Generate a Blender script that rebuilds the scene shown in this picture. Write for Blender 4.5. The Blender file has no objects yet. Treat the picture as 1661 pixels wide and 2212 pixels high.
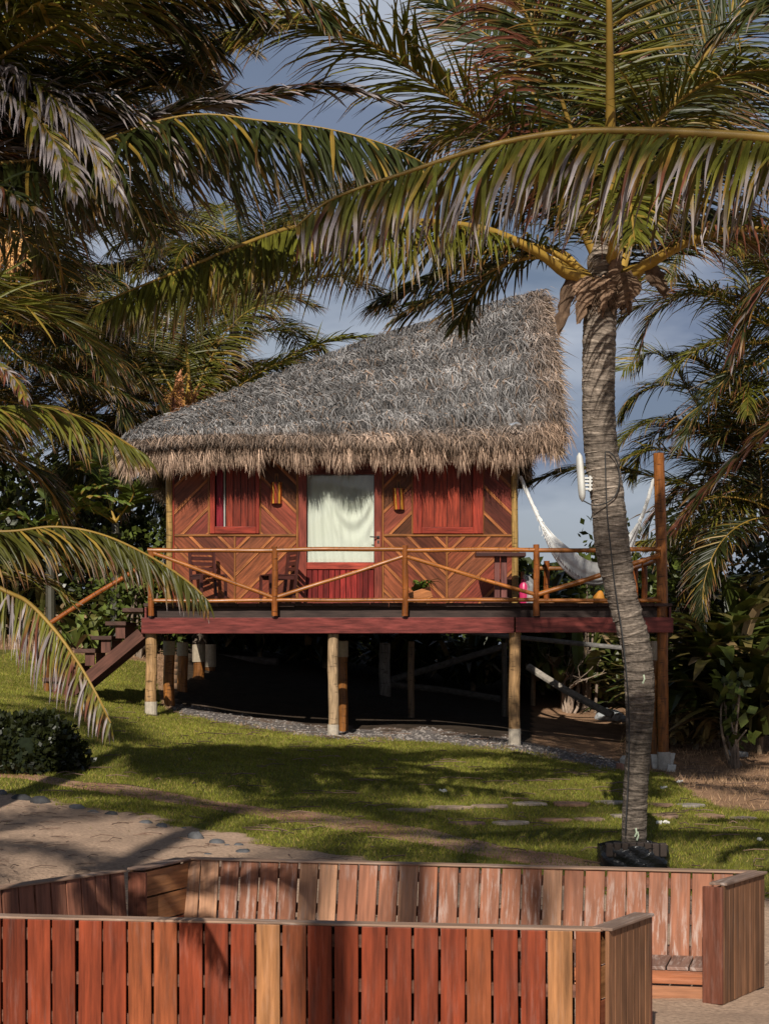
import bpy, math, random
import numpy as np
from mathutils import Vector
R = math.radians
rng = np.random.default_rng(7); random.seed(7)
sc = bpy.context.scene
COL = sc.collection
# ------------------------------------------------------------------ camera, light, sky
EYE = 2.3; F = 4200.0; CX = 830.5; HY = 1420.0      # the photograph measured at 1661 x 2212
cam_d = bpy.data.cameras.new('camera'); cam = bpy.data.objects.new('camera', cam_d); COL.objects.link(cam)
sc.camera = cam
cam.location = (0, 0, EYE); cam.rotation_euler = (R(90), 0, 0)
cam_d.sensor_fit = 'VERTICAL'; cam_d.sensor_height = 36.0
cam_d.lens = F / 2212.0 * 36.0; cam_d.shift_y = (HY - 1106.0) / 2212.0
cam_d.clip_end = 2000; cam_d.clip_start = 0.1
cam_d.dof.use_dof = True; cam_d.dof.focus_distance = 24.0; cam_d.dof.aperture_fstop = 14.0
SUN_AZ = 9.0; SUN_EL = 33.0                        # light travels towards +Y and a little to +X
sv = Vector((math.sin(R(SUN_AZ)) * math.cos(R(SUN_EL)), math.cos(R(SUN_AZ)) * math.cos(R(SUN_EL)), -math.sin(R(SUN_EL))))
sd = bpy.data.lights.new('sun', 'SUN'); so = bpy.data.objects.new('sun', sd); COL.objects.link(so)
sd.energy = 5.0; sd.angle = R(0.5); sd.color = (1.0, 0.93, 0.83)
so.rotation_euler = sv.to_track_quat('-Z', 'Y').to_euler()
w = bpy.data.worlds.new('World'); sc.world = w; w.use_nodes = True
nt = w.node_tree; N = nt.nodes; Lk = nt.links; N.clear()
out = N.new('ShaderNodeOutputWorld'); bg = N.new('ShaderNodeBackground'); sky = N.new('ShaderNodeTexSky')
sky.sky_type = 'NISHITA'; sky.sun_disc = False; sky.sun_elevation = R(SUN_EL); sky.sun_rotation = R(180 + SUN_AZ)
sky.air_density = 1.0; sky.dust_density = 1.2; sky.ozone_density = 1.0
tc = N.new('ShaderNodeTexCoord'); mp = N.new('ShaderNodeMapping'); mp.inputs['Scale'].default_value = (1.6, 1.6, 4.5)
mp.inputs['Location'].default_value = (3.1, 0.4, 0.55)
no = N.new('ShaderNodeTexNoise'); no.inputs['Scale'].default_value = 2.6; no.inputs['Detail'].default_value = 4; no.inputs['Roughness'].default_value = 0.5
cr = N.new('ShaderNodeValToRGB'); cr.color_ramp.elements[0].position = 0.3; cr.color_ramp.elements[1].position = 0.52; cr.color_ramp.elements[0].color = (.55, .55, .55, 1)
no2 = N.new('ShaderNodeTexNoise'); no2.inputs['Scale'].default_value = 4.4; no2.inputs['Detail'].default_value = 5
cc = N.new('ShaderNodeValToRGB'); cc.color_ramp.elements[0].color = (4.6, 5.8, 8.4, 1); cc.color_ramp.elements[1].color = (11.0, 12.2, 14.4, 1)
cc.color_ramp.elements[0].position = 0.42; cc.color_ramp.elements[1].position = 0.6
mx = N.new('ShaderNodeMixRGB')
Lk.new(tc.outputs['Generated'], mp.inputs['Vector']); Lk.new(mp.outputs[0], no.inputs['Vector']); Lk.new(mp.outputs[0], no2.inputs['Vector'])
Lk.new(no.outputs['Fac'], cr.inputs[0]); Lk.new(no2.outputs['Fac'], cc.inputs[0]); sx = N.new('ShaderNodeSeparateXYZ'); Lk.new(tc.outputs['Generated'], sx.inputs[0])
mr = N.new('ShaderNodeMapRange'); mr.interpolation_type = 'SMOOTHSTEP'; Lk.new(sx.outputs['Z'], mr.inputs[0])
for i_, v_ in ((1, .28), (2, .62), (3, 1.0), (4, 0.12)): mr.inputs[i_].default_value = v_
mu = N.new('ShaderNodeMath'); mu.operation = 'MULTIPLY'; Lk.new(cr.outputs[0], mu.inputs[0]); Lk.new(mr.outputs[0], mu.inputs[1]); Lk.new(mu.outputs[0], mx.inputs['Fac'])
Lk.new(sky.outputs[0], mx.inputs[1]); Lk.new(cc.outputs[0], mx.inputs[2])
Lk.new(mx.outputs[0], bg.inputs['Color']); bg.inputs['Strength'].default_value = 0.04
Lk.new(bg.outputs[0], out.inputs[0])
sc.view_settings.view_transform = 'Standard'; sc.view_settings.look = 'None'; sc.view_settings.exposure = 0.0; sc.view_settings.gamma = 1.0
sc.render.engine = 'CYCLES'
sc.cycles.max_bounces = 5; sc.cycles.diffuse_bounces = 3; sc.cycles.transparent_max_bounces = 4; sc.cycles.transmission_bounces = 3
sc.render.resolution_x = 768; sc.render.resolution_y = 1024

# ------------------------------------------------------------------ helpers
def P(x, y, Y): return np.array([(x - CX) / F * Y, Y, EYE - (y - HY) / F * Y])
def A(*v): return np.array(v, float)
def nrm(v): v = np.asarray(v, float); return v / (np.linalg.norm(v) + 1e-9)
class MB:
    """collects shapes with a colour and a grain coordinate per vertex"""
    def __init__(s): s.V = []; s.F4 = []; s.F3 = []; s.C = []; s.U = []; s.n = 0
    def add(s, v, f, c=(1, 1, 1), u=None):
        v = np.asarray(v, float).reshape(-1, 3); f = np.asarray(f, int); m = len(v)
        c = np.asarray(c, float)
        if c.ndim == 1: c = np.tile(c[:3], (m, 1))
        if u is None: u = v[:, [0, 2]]
        s.V.append(v); s.C.append(c); s.U.append(np.asarray(u, float))
        (s.F4 if f.shape[1] == 4 else s.F3).append(f + s.n); s.n += m
    def box(s, c, ax, ay, az, col=(1, 1, 1)):
        """ax is the long (grain) half vector"""
        c = A(*c); ax = A(*ax); ay = A(*ay); az = A(*az)
        k = np.array([[i, j, l] for i in (-1, 1) for j in (-1, 1) for l in (-1, 1)], float)
        v = c + k[:, :1] * ax + k[:, 1:2] * ay + k[:, 2:] * az
        o = rng.uniform(0, 50, 2)
        a, b, d = (np.linalg.norm(q) for q in (ax, ay, az))
        u = np.c_[k[:, 0] * a + o[0], k[:, 1] * b + k[:, 2] * d * 0.7 + o[1]]
        f = [[0, 1, 3, 2], [4, 6, 7, 5], [0, 4, 5, 1], [2, 3, 7, 6], [0, 2, 6, 4], [1, 5, 7, 3]]
        if np.dot(np.cross(ax, ay), az) < 0: f = [q[::-1] for q in f]
        s.add(v, f, col, u)
    def rbox(s, x0, x1, y0, y1, z0, z1, col=(1, 1, 1), grain='x'):
        c = ((x0 + x1) / 2, (y0 + y1) / 2, (z0 + z1) / 2); hx = ((x1 - x0) / 2, 0, 0); hy = (0, (y1 - y0) / 2, 0); hz = (0, 0, (z1 - z0) / 2)
        d = {'x': (hx, hy, hz), 'y': (hy, hz, hx), 'z': (hz, hx, hy)}[grain]
        s.box(c, *d, col)
    def tube(s, pts, rad, col=(1, 1, 1), n=10, wob=0.0, cap=True, fl=1.0):
        pts = np.asarray(pts, float); m = len(pts); rad = np.broadcast_to(np.asarray(rad, float), (m,))
        T = np.gradient(pts, axis=0); T /= np.linalg.norm(T, axis=1)[:, None] + 1e-9
        h = A(0, 0, 1) if abs(T[0][2]) < 0.9 else A(0, 1, 0)
        a = np.linspace(0, 2 * math.pi, n, endpoint=False); V = []; U = []
        d = np.r_[0, np.cumsum(np.linalg.norm(np.diff(pts, axis=0), axis=1))]; o = rng.uniform(0, 50)
        for i in range(m):
            S = nrm(np.cross(T[i], h)); B = np.cross(S, T[i]); h = B
            rr = rad[i] * (1 + (rng.uniform(-wob, wob, n) if wob else 0))
            V.append(pts[i] + (np.cos(a) * rr)[:, None] * S + (np.sin(a) * rr * fl)[:, None] * B)
            U.append(np.c_[np.full(n, d[i] + o), a / (2 * math.pi) * 2 * math.pi * max(rad[i], .01) + o])
        V = np.concatenate(V); U = np.concatenate(U)
        f = [[i * n + j, i * n + (j + 1) % n, (i + 1) * n + (j + 1) % n, (i + 1) * n + j] for i in range(m - 1) for j in range(n)]
        c = np.asarray(col, float)
        if c.ndim == 2: c = np.repeat(c, n, axis=0)
        b = s.n
        s.add(V, f, c, U)
        if cap:
            for i, r in ((0, 1), (m - 1, 0)):
                ring = list(range(i * n, i * n + n)); cen = pts[i]
                ci = c if c.ndim == 1 else c[i * n]
                q = np.vstack([V[ring], cen]); ff = [[j, n, (j + 1) % n] if r == 0 else [(j + 1) % n, n, j] for j in range(n)]
                ff = [x[::-1] for x in ff]
                s.add(q, ff, ci * 0.85 if c.ndim == 1 else ci, np.c_[q[:, 0] * .2, q[:, 2] * 3])
def resample(pts, n):
    pts = np.asarray(pts, float); p = np.vstack([2 * pts[0] - pts[1], pts, 2 * pts[-1] - pts[-2]])
    out = []
    for i in range(len(pts) - 1):
        t = np.linspace(0, 1, 12, endpoint=False)[:, None]; a, b, c, d = p[i:i + 4]
        out.append(.5 * (2 * b + (c - a) * t + (2 * a - 5 * b + 4 * c - d) * t ** 2 + (3 * b - a - 3 * c + d) * t ** 3))
    q = np.vstack(out + [pts[-1:]]); d = np.r_[0, np.cumsum(np.linalg.norm(np.diff(q, axis=0), axis=1))]
    t = np.linspace(0, d[-1], n)
    return np.stack([np.interp(t, d, q[:, k]) for k in range(q.shape[1])], 1)
LOC = {}
def obj(name, mb, mat, parent=None, smooth=False, bevel=0.0, solid=0.0):
    V = np.concatenate(mb.V); C = np.concatenate(mb.C); U = np.concatenate(mb.U)
    base = A(0, 0, 0)
    if parent is not None: base = LOC.get(parent.name, base); 
    V = V - base
    f4 = np.concatenate(mb.F4) if mb.F4 else np.zeros((0, 4), int); f3 = np.concatenate(mb.F3) if mb.F3 else np.zeros((0, 3), int)
    me = bpy.data.meshes.new(name); me.vertices.add(len(V)); me.vertices.foreach_set('co', V.astype(np.float32).ravel())
    li = np.r_[f4.ravel(), f3.ravel()].astype(np.int32)
    me.loops.add(len(li)); me.loops.foreach_set('vertex_index', li)
    me.polygons.add(len(f4) + len(f3))
    ls = np.r_[np.arange(len(f4)) * 4, len(f4) * 4 + np.arange(len(f3)) * 3].astype(np.int32)
    me.polygons.foreach_set('loop_start', ls)
    me.polygons.foreach_set('use_smooth', np.full(len(ls), bool(smooth)))
    uv = me.uv_layers.new(name='UVMap'); uv.data.foreach_set('uv', U[li].astype(np.float32).ravel())
    ca = me.color_attributes.new('Col', 'FLOAT_COLOR', 'POINT'); ca.data.foreach_set('color', np.c_[C, np.ones(len(C))].astype(np.float32).ravel())
    me.update(calc_edges=True)
    o = bpy.data.objects.new(name, me); COL.objects.link(o); me.materials.append(mat)
    if parent is not None: o.parent = parent
    LOC[o.name] = base
    if bevel:
        b = o.modifiers.new('bevel', 'BEVEL'); b.width = bevel; b.segments = 2; b.limit_method = 'ANGLE'
    return o
def tag(o, label, cat, group=None, kind=None):
    if label: o['label'] = label
    if cat: o['category'] = cat
    if group: o['group'] = group
    if kind: o['kind'] = kind
    return o
def thing(name, label, cat, loc, group=None, rz=0):
    o = bpy.data.objects.new(name, None); COL.objects.link(o); o.location = [float(q) for q in loc]; o.rotation_euler = (0, 0, rz)
    o.empty_display_size = .2; LOC[o.name] = A(*loc)
    return tag(o, label, cat, group)
def copy_tree(o, parent=None):
    c = o.copy(); COL.objects.link(c)
    if parent: c.parent = parent
    for k in list(o.children): copy_tree(k, c)
    return c
# ------------------------------------------------------------------ materials
def mat_base(name):
    m = bpy.data.materials.new(name); m.use_nodes = True; n = m.node_tree.nodes; l = m.node_tree.links
    return m, n, l, n['Principled BSDF']
def attr(n): a = n.new('ShaderNodeAttribute'); a.attribute_name = 'Col'; return a
def noise(n, l, vec, scale, detail=3, rough=.55):
    t = n.new('ShaderNodeTexNoise'); t.inputs['Scale'].default_value = scale; t.inputs['Detail'].default_value = detail; t.inputs['Roughness'].default_value = rough
    if vec is not None: l.new(vec, t.inputs['Vector'])
    return t.outputs['Fac']
def mapr(n, l, src, a, b, lo, hi):
    m = n.new('ShaderNodeMapRange'); l.new(src, m.inputs[0]); m.inputs[1].default_value = a; m.inputs[2].default_value = b; m.inputs[3].default_value = lo; m.inputs[4].default_value = hi
    return m.outputs[0]
def scl(n, l, col, fac):
    v = n.new('ShaderNodeVectorMath'); v.operation = 'SCALE'; l.new(col, v.inputs[0]); l.new(fac, v.inputs['Scale']); return v.outputs[0]
def mixc(n, l, fac, a, b):
    m = n.new('ShaderNodeMixRGB')
    for i, q in ((0, fac), (1, a), (2, b)):
        if isinstance(q, (tuple, float, int)): m.inputs[i].default_value = q
        else: l.new(q, m.inputs[i])
    return m.outputs[0]
def bump(n, l, bs, src, s, d=.01):
    b = n.new('ShaderNodeBump'); b.inputs['Strength'].default_value = s; b.inputs['Distance'].default_value = d; l.new(src, b.inputs['Height']); l.new(b.outputs[0], bs.inputs['Normal'])
def wood(name, rough=.45, coat=0.0, along=3.0, across=45.0, lo=.55, hi=1.35, worn=0.0, knots=0.0, ticks=0.0):
    m, n, l, bs = mat_base(name); uv = n.new('ShaderNodeUVMap'); mp = n.new('ShaderNodeMapping'); l.new(uv.outputs[0], mp.inputs[0])
    mp.inputs['Scale'].default_value = (along, across, 1)
    g = noise(n, l, mp.outputs[0], 1.0, 5, .6)
    mp2 = n.new('ShaderNodeMapping'); l.new(uv.outputs[0], mp2.inputs[0]); mp2.inputs['Scale'].default_value = (along * .6, across * .22, 1)
    g2 = noise(n, l, mp2.outputs[0], 1.0, 2)
    c = scl(n, l, attr(n).outputs['Color'], mapr(n, l, g, .3, .7, lo, hi)); c = scl(n, l, c, mapr(n, l, g2, .3, .7, .72, 1.22))
    if worn:
        mp3 = n.new('ShaderNodeMapping'); l.new(uv.outputs[0], mp3.inputs[0]); mp3.inputs['Scale'].default_value = (3.2, 26, 1); mp3.inputs['Rotation'].default_value = (0, 0, .12)
        wn = noise(n, l, mp3.outputs[0], 1, 6, .7)
        tcn = n.new('ShaderNodeTexCoord'); wn2 = noise(n, l, tcn.outputs['Object'], 1.7, 2)
        mm = n.new('ShaderNodeMath'); mm.operation = 'MULTIPLY'; l.new(mapr(n, l, wn, .5, .62, 0, 1), mm.inputs[0]); l.new(mapr(n, l, wn2, .38, .58, 0, worn), mm.inputs[1])
        c = mixc(n, l, mm.outputs[0], c, (.52, .43, .38, 1))
    if ticks:
        mp4 = n.new('ShaderNodeMapping'); l.new(uv.outputs[0], mp4.inputs[0]); mp4.inputs['Scale'].default_value = (36, 5, 1)
        tk = noise(n, l, mp4.outputs[0], 1, 2, .6); c = scl(n, l, c, mapr(n, l, tk, .60, .66, 1, 1 - ticks))
    l.new(c, bs.inputs['Base Color']); bs.inputs['Roughness'].default_value = rough
    bs.inputs['Specular IOR Level'].default_value = .22; bs.inputs['Coat Weight'].default_value = coat; bs.inputs['Coat Roughness'].default_value = .25
    bump(n, l, bs, g, .25, .004); return m
def plain(name, rough=.6, metal=0.0, var=.25, scale=8, bmp=.2, spec=.5):
    m, n, l, bs = mat_base(name); t = n.new('ShaderNodeTexCoord'); g = noise(n, l, t.outputs['Object'], scale, 5, .6)
    l.new(scl(n, l, attr(n).outputs['Color'], mapr(n, l, g, .3, .7, 1 - var, 1 + var)), bs.inputs['Base Color'])
    bs.inputs['Roughness'].default_value = rough; bs.inputs['Metallic'].default_value = metal; bs.inputs['Specular IOR Level'].default_value = spec
    if bmp: bump(n, l, bs, g, bmp, .02)
    return m
def leafmat(name, rough=.42, trans=.13, spec=.28):
    m, n, l, bs = mat_base(name); t = n.new('ShaderNodeTexCoord'); g = noise(n, l, t.outputs['Object'], 3.0, 3)
    c = scl(n, l, attr(n).outputs['Color'], mapr(n, l, g, .3, .7, .7, 1.3))
    l.new(c, bs.inputs['Base Color']); bs.inputs['Roughness'].default_value = rough; bs.inputs['Specular IOR Level'].default_value = spec
    tr = n.new('ShaderNodeBsdfTranslucent'); l.new(mixc(n, l, .5, c, (.16, .17, .01, 1)), tr.inputs[0])
    ms = n.new('ShaderNodeMixShader'); ms.inputs[0].default_value = trans
    l.new(bs.outputs[0], ms.inputs[1]); l.new(tr.outputs[0], ms.inputs[2]); l.new(ms.outputs[0], n['Material Output'].inputs[0]); return m
M_frond = leafmat('palm_leaf'); M_broad = leafmat('broad_leaf', .38, .15, .4); M_grass = leafmat('grass_blade', .6, .3, .2)
M_stalk = plain('leaf_stalk', .5, var=.18, scale=5, bmp=.05)
M_thatch = plain('thatch_straw', .8, var=.3, scale=3, bmp=.0, spec=.2)
M_red = wood('varnished_red_wood', .34, .08, 3.0, 34.0, .42, 1.5); M_bench = wood('bench_wood', .55, .0, 2.2, 30, .5, 1.4, worn=.07); M_benchw = wood('worn_bench_wood', .58, 0, 2.2, 34, .65, 1.3, worn=.6)
M_log = wood('round_log', .4, .1, 4, 26, .5, 1.4, ticks=.6); M_deck = wood('dark_decking', .65, 0, 3, 30)
M_bark = plain('bark', .9, var=.35, scale=14, bmp=.6, spec=.2); M_plain = plain('matte', .7, var=.12, bmp=.05); M_stone = plain('stone', .85, var=.35, scale=9, bmp=.5, spec=.3)
M_conc = plain('concrete', .85, var=.2, scale=20, bmp=.3)
# ------------------------------------------------------------------ terrain
ctrl = []
for x in (-9, -5, -2, 0, 2, 5, 9):
    for y in (4, 8, 12, 14.2): ctrl.append((x, y, 0.0))
for px, py, Y in [(1370, 1872, 18), (800, 1872, 16.6), (300, 1850, 17), (0, 1860, 15.8), (0, 1700, 21), (300, 1760, 19.6), (1661, 1850, 18.2), (800, 1650, 25.2), (800, 1760, 20.6), (1250, 1720, 22.5),
                  (100, 1500, 27.5), (327, 1548, 29.1), (720, 1585, 29.1), (1111, 1606, 29.1), (1432, 1668, 29.1), (366, 1528, 30.6), (741, 1583, 30.6), (395, 1492, 32), (430, 1466, 33.3), (455, 1448, 34.5),
                  (888, 1541, 32), (1600, 1700, 25.5), (1661, 1760, 22.6), (1500, 1600, 33), (1650, 1640, 30), (1250, 1545, 35.5), (100, 1390, 35), (250, 1375, 36), (0, 1600, 24), (500, 1600, 27)]:
    p = P(px, py, Y); ctrl.append(tuple(p))
for x in (-14, -7, 0, 7, 14): ctrl.append((x, 42, 2.3 - .03 * x)); ctrl.append((x, 60, 2.6))
for x, y, z in ((-14, 20, .9), (14, 20, .5), (-14, 30, 1.9), (14, 30, .7)): ctrl.append((x, y, z))
ctrl = np.array(ctrl)
def phi(r): return np.where(r > 1e-6, r * r * np.log(r + 1e-9), 0)
n_ = len(ctrl); Kx = phi(np.linalg.norm(ctrl[:, None, :2] - ctrl[None, :, :2], axis=2)) + np.eye(n_) * .6
Pm = np.c_[np.ones(n_), ctrl[:, :2]]; Mx = np.block([[Kx, Pm], [Pm.T, np.zeros((3, 3))]]); Wt = np.linalg.solve(Mx, np.r_[ctrl[:, 2], 0, 0, 0])
def hgt(x, y):
    x = np.asarray(x, float); y = np.asarray(y, float); sh = x.shape; q = np.c_[x.ravel(), y.ravel()]; z = np.empty(len(q))
    q2 = np.c_[np.clip(q[:, 0], -16, 16), np.clip(q[:, 1], 3, 62)]
    for i in range(0, len(q), 20000):
        r = np.linalg.norm(q2[i:i + 20000, None] - ctrl[None, :, :2], axis=2); z[i:i + 20000] = phi(r) @ Wt[:n_] + Wt[n_] + q2[i:i + 20000] @ Wt[n_ + 1:]
    z += .012 * np.sin(q[:, 0] * 2.3 + q[:, 1]) * np.sin(q[:, 1] * 1.9 - q[:, 0] * .7) + .008 * np.sin(q[:, 0] * 6.1) * np.sin(q[:, 1] * 5.3)
    return z.reshape(sh)
def gnd(px, py, y0=13.0):
    Y = np.arange(y0, 60, .04); X = (px - CX) / F * Y; Z = EYE - (py - HY) / F * Y; d = Z - hgt(X, Y)
    i = int(np.argmax(d < 0)) if (d < 0).any() else len(Y) - 1
    return A(X[i], Y[i], hgt(X[i:i + 1], Y[i:i + 1])[0])
def hz(x, y): return float(hgt(np.array([x]), np.array([y]))[0])
SAND = np.array([(-400, 1690), (0, 1706), (146, 1735), (293, 1757), (415, 1782), (488, 1796), (561, 1820), (732, 1846), (811, 1856), (900, 1868), (1100, 1885), (1300, 1925), (2200, 1960)])
UP = np.array([(-400, 1385), (230, 1385), (320, 1405), (350, 1530), (400, 1548), (560, 1577), (700, 1597), (870, 1602), (1100, 1622), (1250, 1652), (1330, 1668), (1430, 1672), (1500, 1722), (1560, 1748), (1661, 1758), (2200, 1770)])
def vn(x, y, s, seed):
    """cheap smooth value noise 0..1"""
    x = x * s; y = y * s; xi = np.floor(x).astype(int); yi = np.floor(y).astype(int); fx = x - xi; fy = y - yi; fx = fx * fx * (3 - 2 * fx); fy = fy * fy * (3 - 2 * fy)
    h = lambda a, b: np.modf(np.abs(np.sin(a * 127.1 + b * 311.7 + seed * 74.7) * 43758.5453))[0]
    return (h(xi, yi) * (1 - fx) + h(xi + 1, yi) * fx) * (1 - fy) + (h(xi, yi + 1) * (1 - fx) + h(xi + 1, yi + 1) * fx) * fy
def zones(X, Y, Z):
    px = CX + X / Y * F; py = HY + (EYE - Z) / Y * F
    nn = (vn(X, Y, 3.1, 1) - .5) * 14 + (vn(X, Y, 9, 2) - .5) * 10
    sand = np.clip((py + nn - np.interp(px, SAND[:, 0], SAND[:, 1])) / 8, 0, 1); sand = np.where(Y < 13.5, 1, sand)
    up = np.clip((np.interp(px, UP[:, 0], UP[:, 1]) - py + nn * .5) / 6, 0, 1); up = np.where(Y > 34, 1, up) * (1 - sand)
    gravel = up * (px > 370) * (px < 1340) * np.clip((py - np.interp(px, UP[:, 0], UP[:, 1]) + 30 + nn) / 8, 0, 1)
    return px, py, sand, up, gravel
def make_ground():
    xs = np.r_[np.linspace(-300, -14, 10), np.arange(-13.5, -7, .5), np.arange(-7, 7, .07), np.arange(7, 14, .5), np.linspace(14, 300, 10)]
    ys = np.r_[np.linspace(-60, 2, 8), np.arange(3, 10, .5), np.arange(10, 36, .08), np.arange(36, 62, 1), np.linspace(64, 600, 12)]
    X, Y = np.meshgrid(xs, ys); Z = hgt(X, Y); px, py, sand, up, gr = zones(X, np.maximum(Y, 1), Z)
    Z = Z + .02 * sand * (vn(X, Y, 5, 3) + .6 * vn(X, Y, 11, 4)) * (Y > 9)
    e = lambda m: m[..., None]
    n1 = e(vn(X, Y, 1.3, 5)); n2 = e(vn(X, Y, 6, 6)); n3 = e(vn(X, Y, 14, 7))
    c = A(.11, .11, .02) * (.75 + .5 * n1) * (.8 + .4 * n2) + A(.05, .035, .01) * (n3 > .7)
    dry = A(.28, .165, .095) * (.6 + .6 * n2 + .2 * n3); grav = A(.16, .14, .13) * (.4 + 1.0 * n3); snd = A(.39, .27, .19) * (.85 + .25 * n1)
    c = c * (1 - e(up)) + dry * e(up); hut_shade = up * (1 - gr) * (px > 380) * (px < 1150); c = c * (1 - e(hut_shade)) + A(.045, .032, .022) * (.6 + .8 * n3) * e(hut_shade); c = c * (1 - e(gr)) + grav * e(gr); c = c * (1 - e(sand)) + snd * e(sand)  # shade under the hut is put into the soil colour here
    m = MB(); h, w_ = X.shape; i = np.arange(h * w_).reshape(h, w_)
    f = np.stack([i[:-1, :-1], i[:-1, 1:], i[1:, 1:], i[1:, :-1]], -1).reshape(-1, 4)
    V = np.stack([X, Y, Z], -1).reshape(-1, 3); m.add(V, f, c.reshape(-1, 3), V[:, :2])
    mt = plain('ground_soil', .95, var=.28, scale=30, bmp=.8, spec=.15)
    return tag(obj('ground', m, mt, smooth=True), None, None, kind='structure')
make_ground()
def blades(name, label, cnt, xr, yr, sel, hgt_r, wid, cfun, lean=.5):
    x = rng.uniform(*xr, cnt); y = yr[0] + (yr[1] - yr[0]) * rng.uniform(0, 1, cnt) ** .8; z = hgt(x, y); k = rng.uniform(0, 1, cnt) < sel(x, y, z); x, y, z = x[k], y[k], z[k]; n = len(x)
    if n == 0: return
    h = rng.uniform(*hgt_r, n); a = rng.uniform(0, math.pi, n); wd = wid * rng.uniform(.6, 1.4, n)
    b = np.stack([x, y, z - .005], 1); s = np.stack([np.cos(a), np.sin(a) * .4, np.zeros(n)], 1) * wd[:, None]
    t = b + np.stack([rng.normal(0, lean, n) * h, rng.normal(0, lean, n) * h, h], 1)
    V = np.stack([b - s, b + s, t], 1).reshape(-1, 3); f = np.arange(n * 3).reshape(-1, 3); c = np.repeat(cfun(x, y, n), 3, 0)
    m = MB(); m.add(V, f, c, V[:, :2]); tag(obj(name, m, M_grass), label, 'grass', kind='stuff')
def lawn_sel(x, y, z):
    px, py, s, u, g = zones(x, y, z); return np.clip((1 - s) * (1 - u), 0, 1) * (px > -60) * (px < 1720)
def dry_sel(x, y, z):
    px, py, s, u, g = zones(x, y, z); r = np.where((px > 1340) | (px < 370), u * .7, 0) + u * (1 - u) * 2.5
    return r * (px > -60) * (px < 1720) * (py > 1360)
def gcol(x, y, n):
    v = rng.uniform(.6, 1.5, n)[:, None] * (.75 + .5 * vn(x, y, 1.1, 9))[:, None]; y_ = (rng.uniform(0, 1, n) < .22)[:, None]
    return np.where(y_, A(.27, .205, .06), A(.18, .185, .024)) * v
blades('lawn_grass', 'short green lawn sloping up to the raised wooden hut', 420000, (-6.5, 6.5), (15, 35), lawn_sel, (.018, .05), .006, gcol)
blades('dry_grass', 'straw brown dry grass on the bare slope beside the hut posts', 60000, (-7, 7.5), (20, 38), dry_sel, (.03, .10), .007, lambda x, y, n: A(.38, .24, .14) * rng.uniform(.5, 1.4, n)[:, None])
# sand-edge sparse grass
blades('edge_grass', 'sparse grass tufts creeping from the lawn into the sand', 60000, (-5, 4), (15, 22), lambda x, y, z: (lambda q: (q[2] > 0.05) * (q[2] < 1) * 1.0 + (q[2] >= 1) * .03 * (vn(x, y, 3, 8) > .55))(zones(x, y, z)), (.02, .05), .006, gcol)
def strips():
    """flagstone path"""
    up = [(-150, 1655), (0, 1667), (146, 1684), (293, 1697), (415, 1722), (537, 1740), (683, 1754), (811, 1774), (912, 1788), (1015, 1812), (1117, 1834), (1220, 1846), (1300, 1864)]
    lo = [(-150, 1668), (0, 1680), (146, 1701), (244, 1720), (415, 1742), (561, 1765), (683, 1785), (811, 1806), (912, 1825), (1005, 1845), (1097, 1863), (1168, 1875), (1300, 1890)]
    a = resample([gnd(*p) for p in up], 160); b = resample([gnd(*p) for p in lo], 160); m = MB(); k = 12
    t = np.linspace(0, 1, k); X = a[:, None] * (1 - t)[None, :, None] + b[:, None] * t[None, :, None]
    j = (vn(X[..., 0], X[..., 1], 4, 12) - .5)
    X[:, 0, 1] += j[:, 0] * .35; X[:, -1, 1] += j[:, -1] * .25
    X[..., 2] = hgt(X[..., 0], X[..., 1]) + .012; X[:, 0, 2] -= .03; X[:, -1, 2] -= .03
    i = np.arange(160 * k).reshape(160, k); f = np.stack([i[:-1, :-1], i[1:, :-1], i[1:, 1:], i[:-1, 1:]], -1).reshape(-1, 4)[:, ::-1]
    n1 = vn(X[..., 0], X[..., 1], 2.2, 13)[..., None]; n2 = vn(X[..., 0], X[..., 1], 9, 14)[..., None]
    c = (A(.27, .125, .08) * (1 - n1) + A(.34, .22, .155) * n1) * (.7 + .5 * n2)
    m.add(X.reshape(-1, 3), f, c.reshape(-1, 3), X.reshape(-1, 3)[:, :2]); tag(obj('path', m, M_stone, smooth=True), None, None, kind='structure')
strips()
def stone(name, c, rx, ry, rz, col, label, cat, group, seed, flat=False):
    r = np.random.default_rng(seed); m = MB(); n = 14; V = []; C = []
    rad = 1 + r.uniform(-.22, .22, n)
    th = np.linspace(0, 2 * math.pi, n, endpoint=False)
    lv = [(1.0, -.6), (1.0, .45), (.93, .9), (.6, 1.0)] if flat else [(1.0, -.5), (1.0, .15), (.8, .65), (.42, .96)]
    for s, z in lv:
        jj = 1 + r.uniform(-.06, .06, n) * (0 if flat else 2)
        V.append(np.stack([np.cos(th) * rx * rad * s * jj, np.sin(th) * ry * rad * s * jj, np.full(n, z * rz) + r.uniform(-.08, .08, n) * rz], 1))
    V = np.vstack(V + [np.array([[0, 0, rz * 1.0]])]) + c
    f = [[i * n + j, i * n + (j + 1) % n, (i + 1) * n + (j + 1) % n, (i + 1) * n + j] for i in range(3) for j in range(n)]
    m.add(V, f, col, V[:, :2]); m.F3.append(np.array([[3 * n + j, 3 * n + (j + 1) % n, 4 * n] for j in range(n)]))
    e = bpy.data.objects.new('x', None); LOC['stone_base'] = c
    o = obj(name, m, M_stone, smooth=not flat); o.location = [float(q) for q in c]
    o.data.vertices.foreach_set('co', (np.array([v.co[:] for v in o.data.vertices]) - c).astype(np.float32).ravel()); bpy.data.objects.remove(e)
    return tag(o, label, cat, group)
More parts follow.
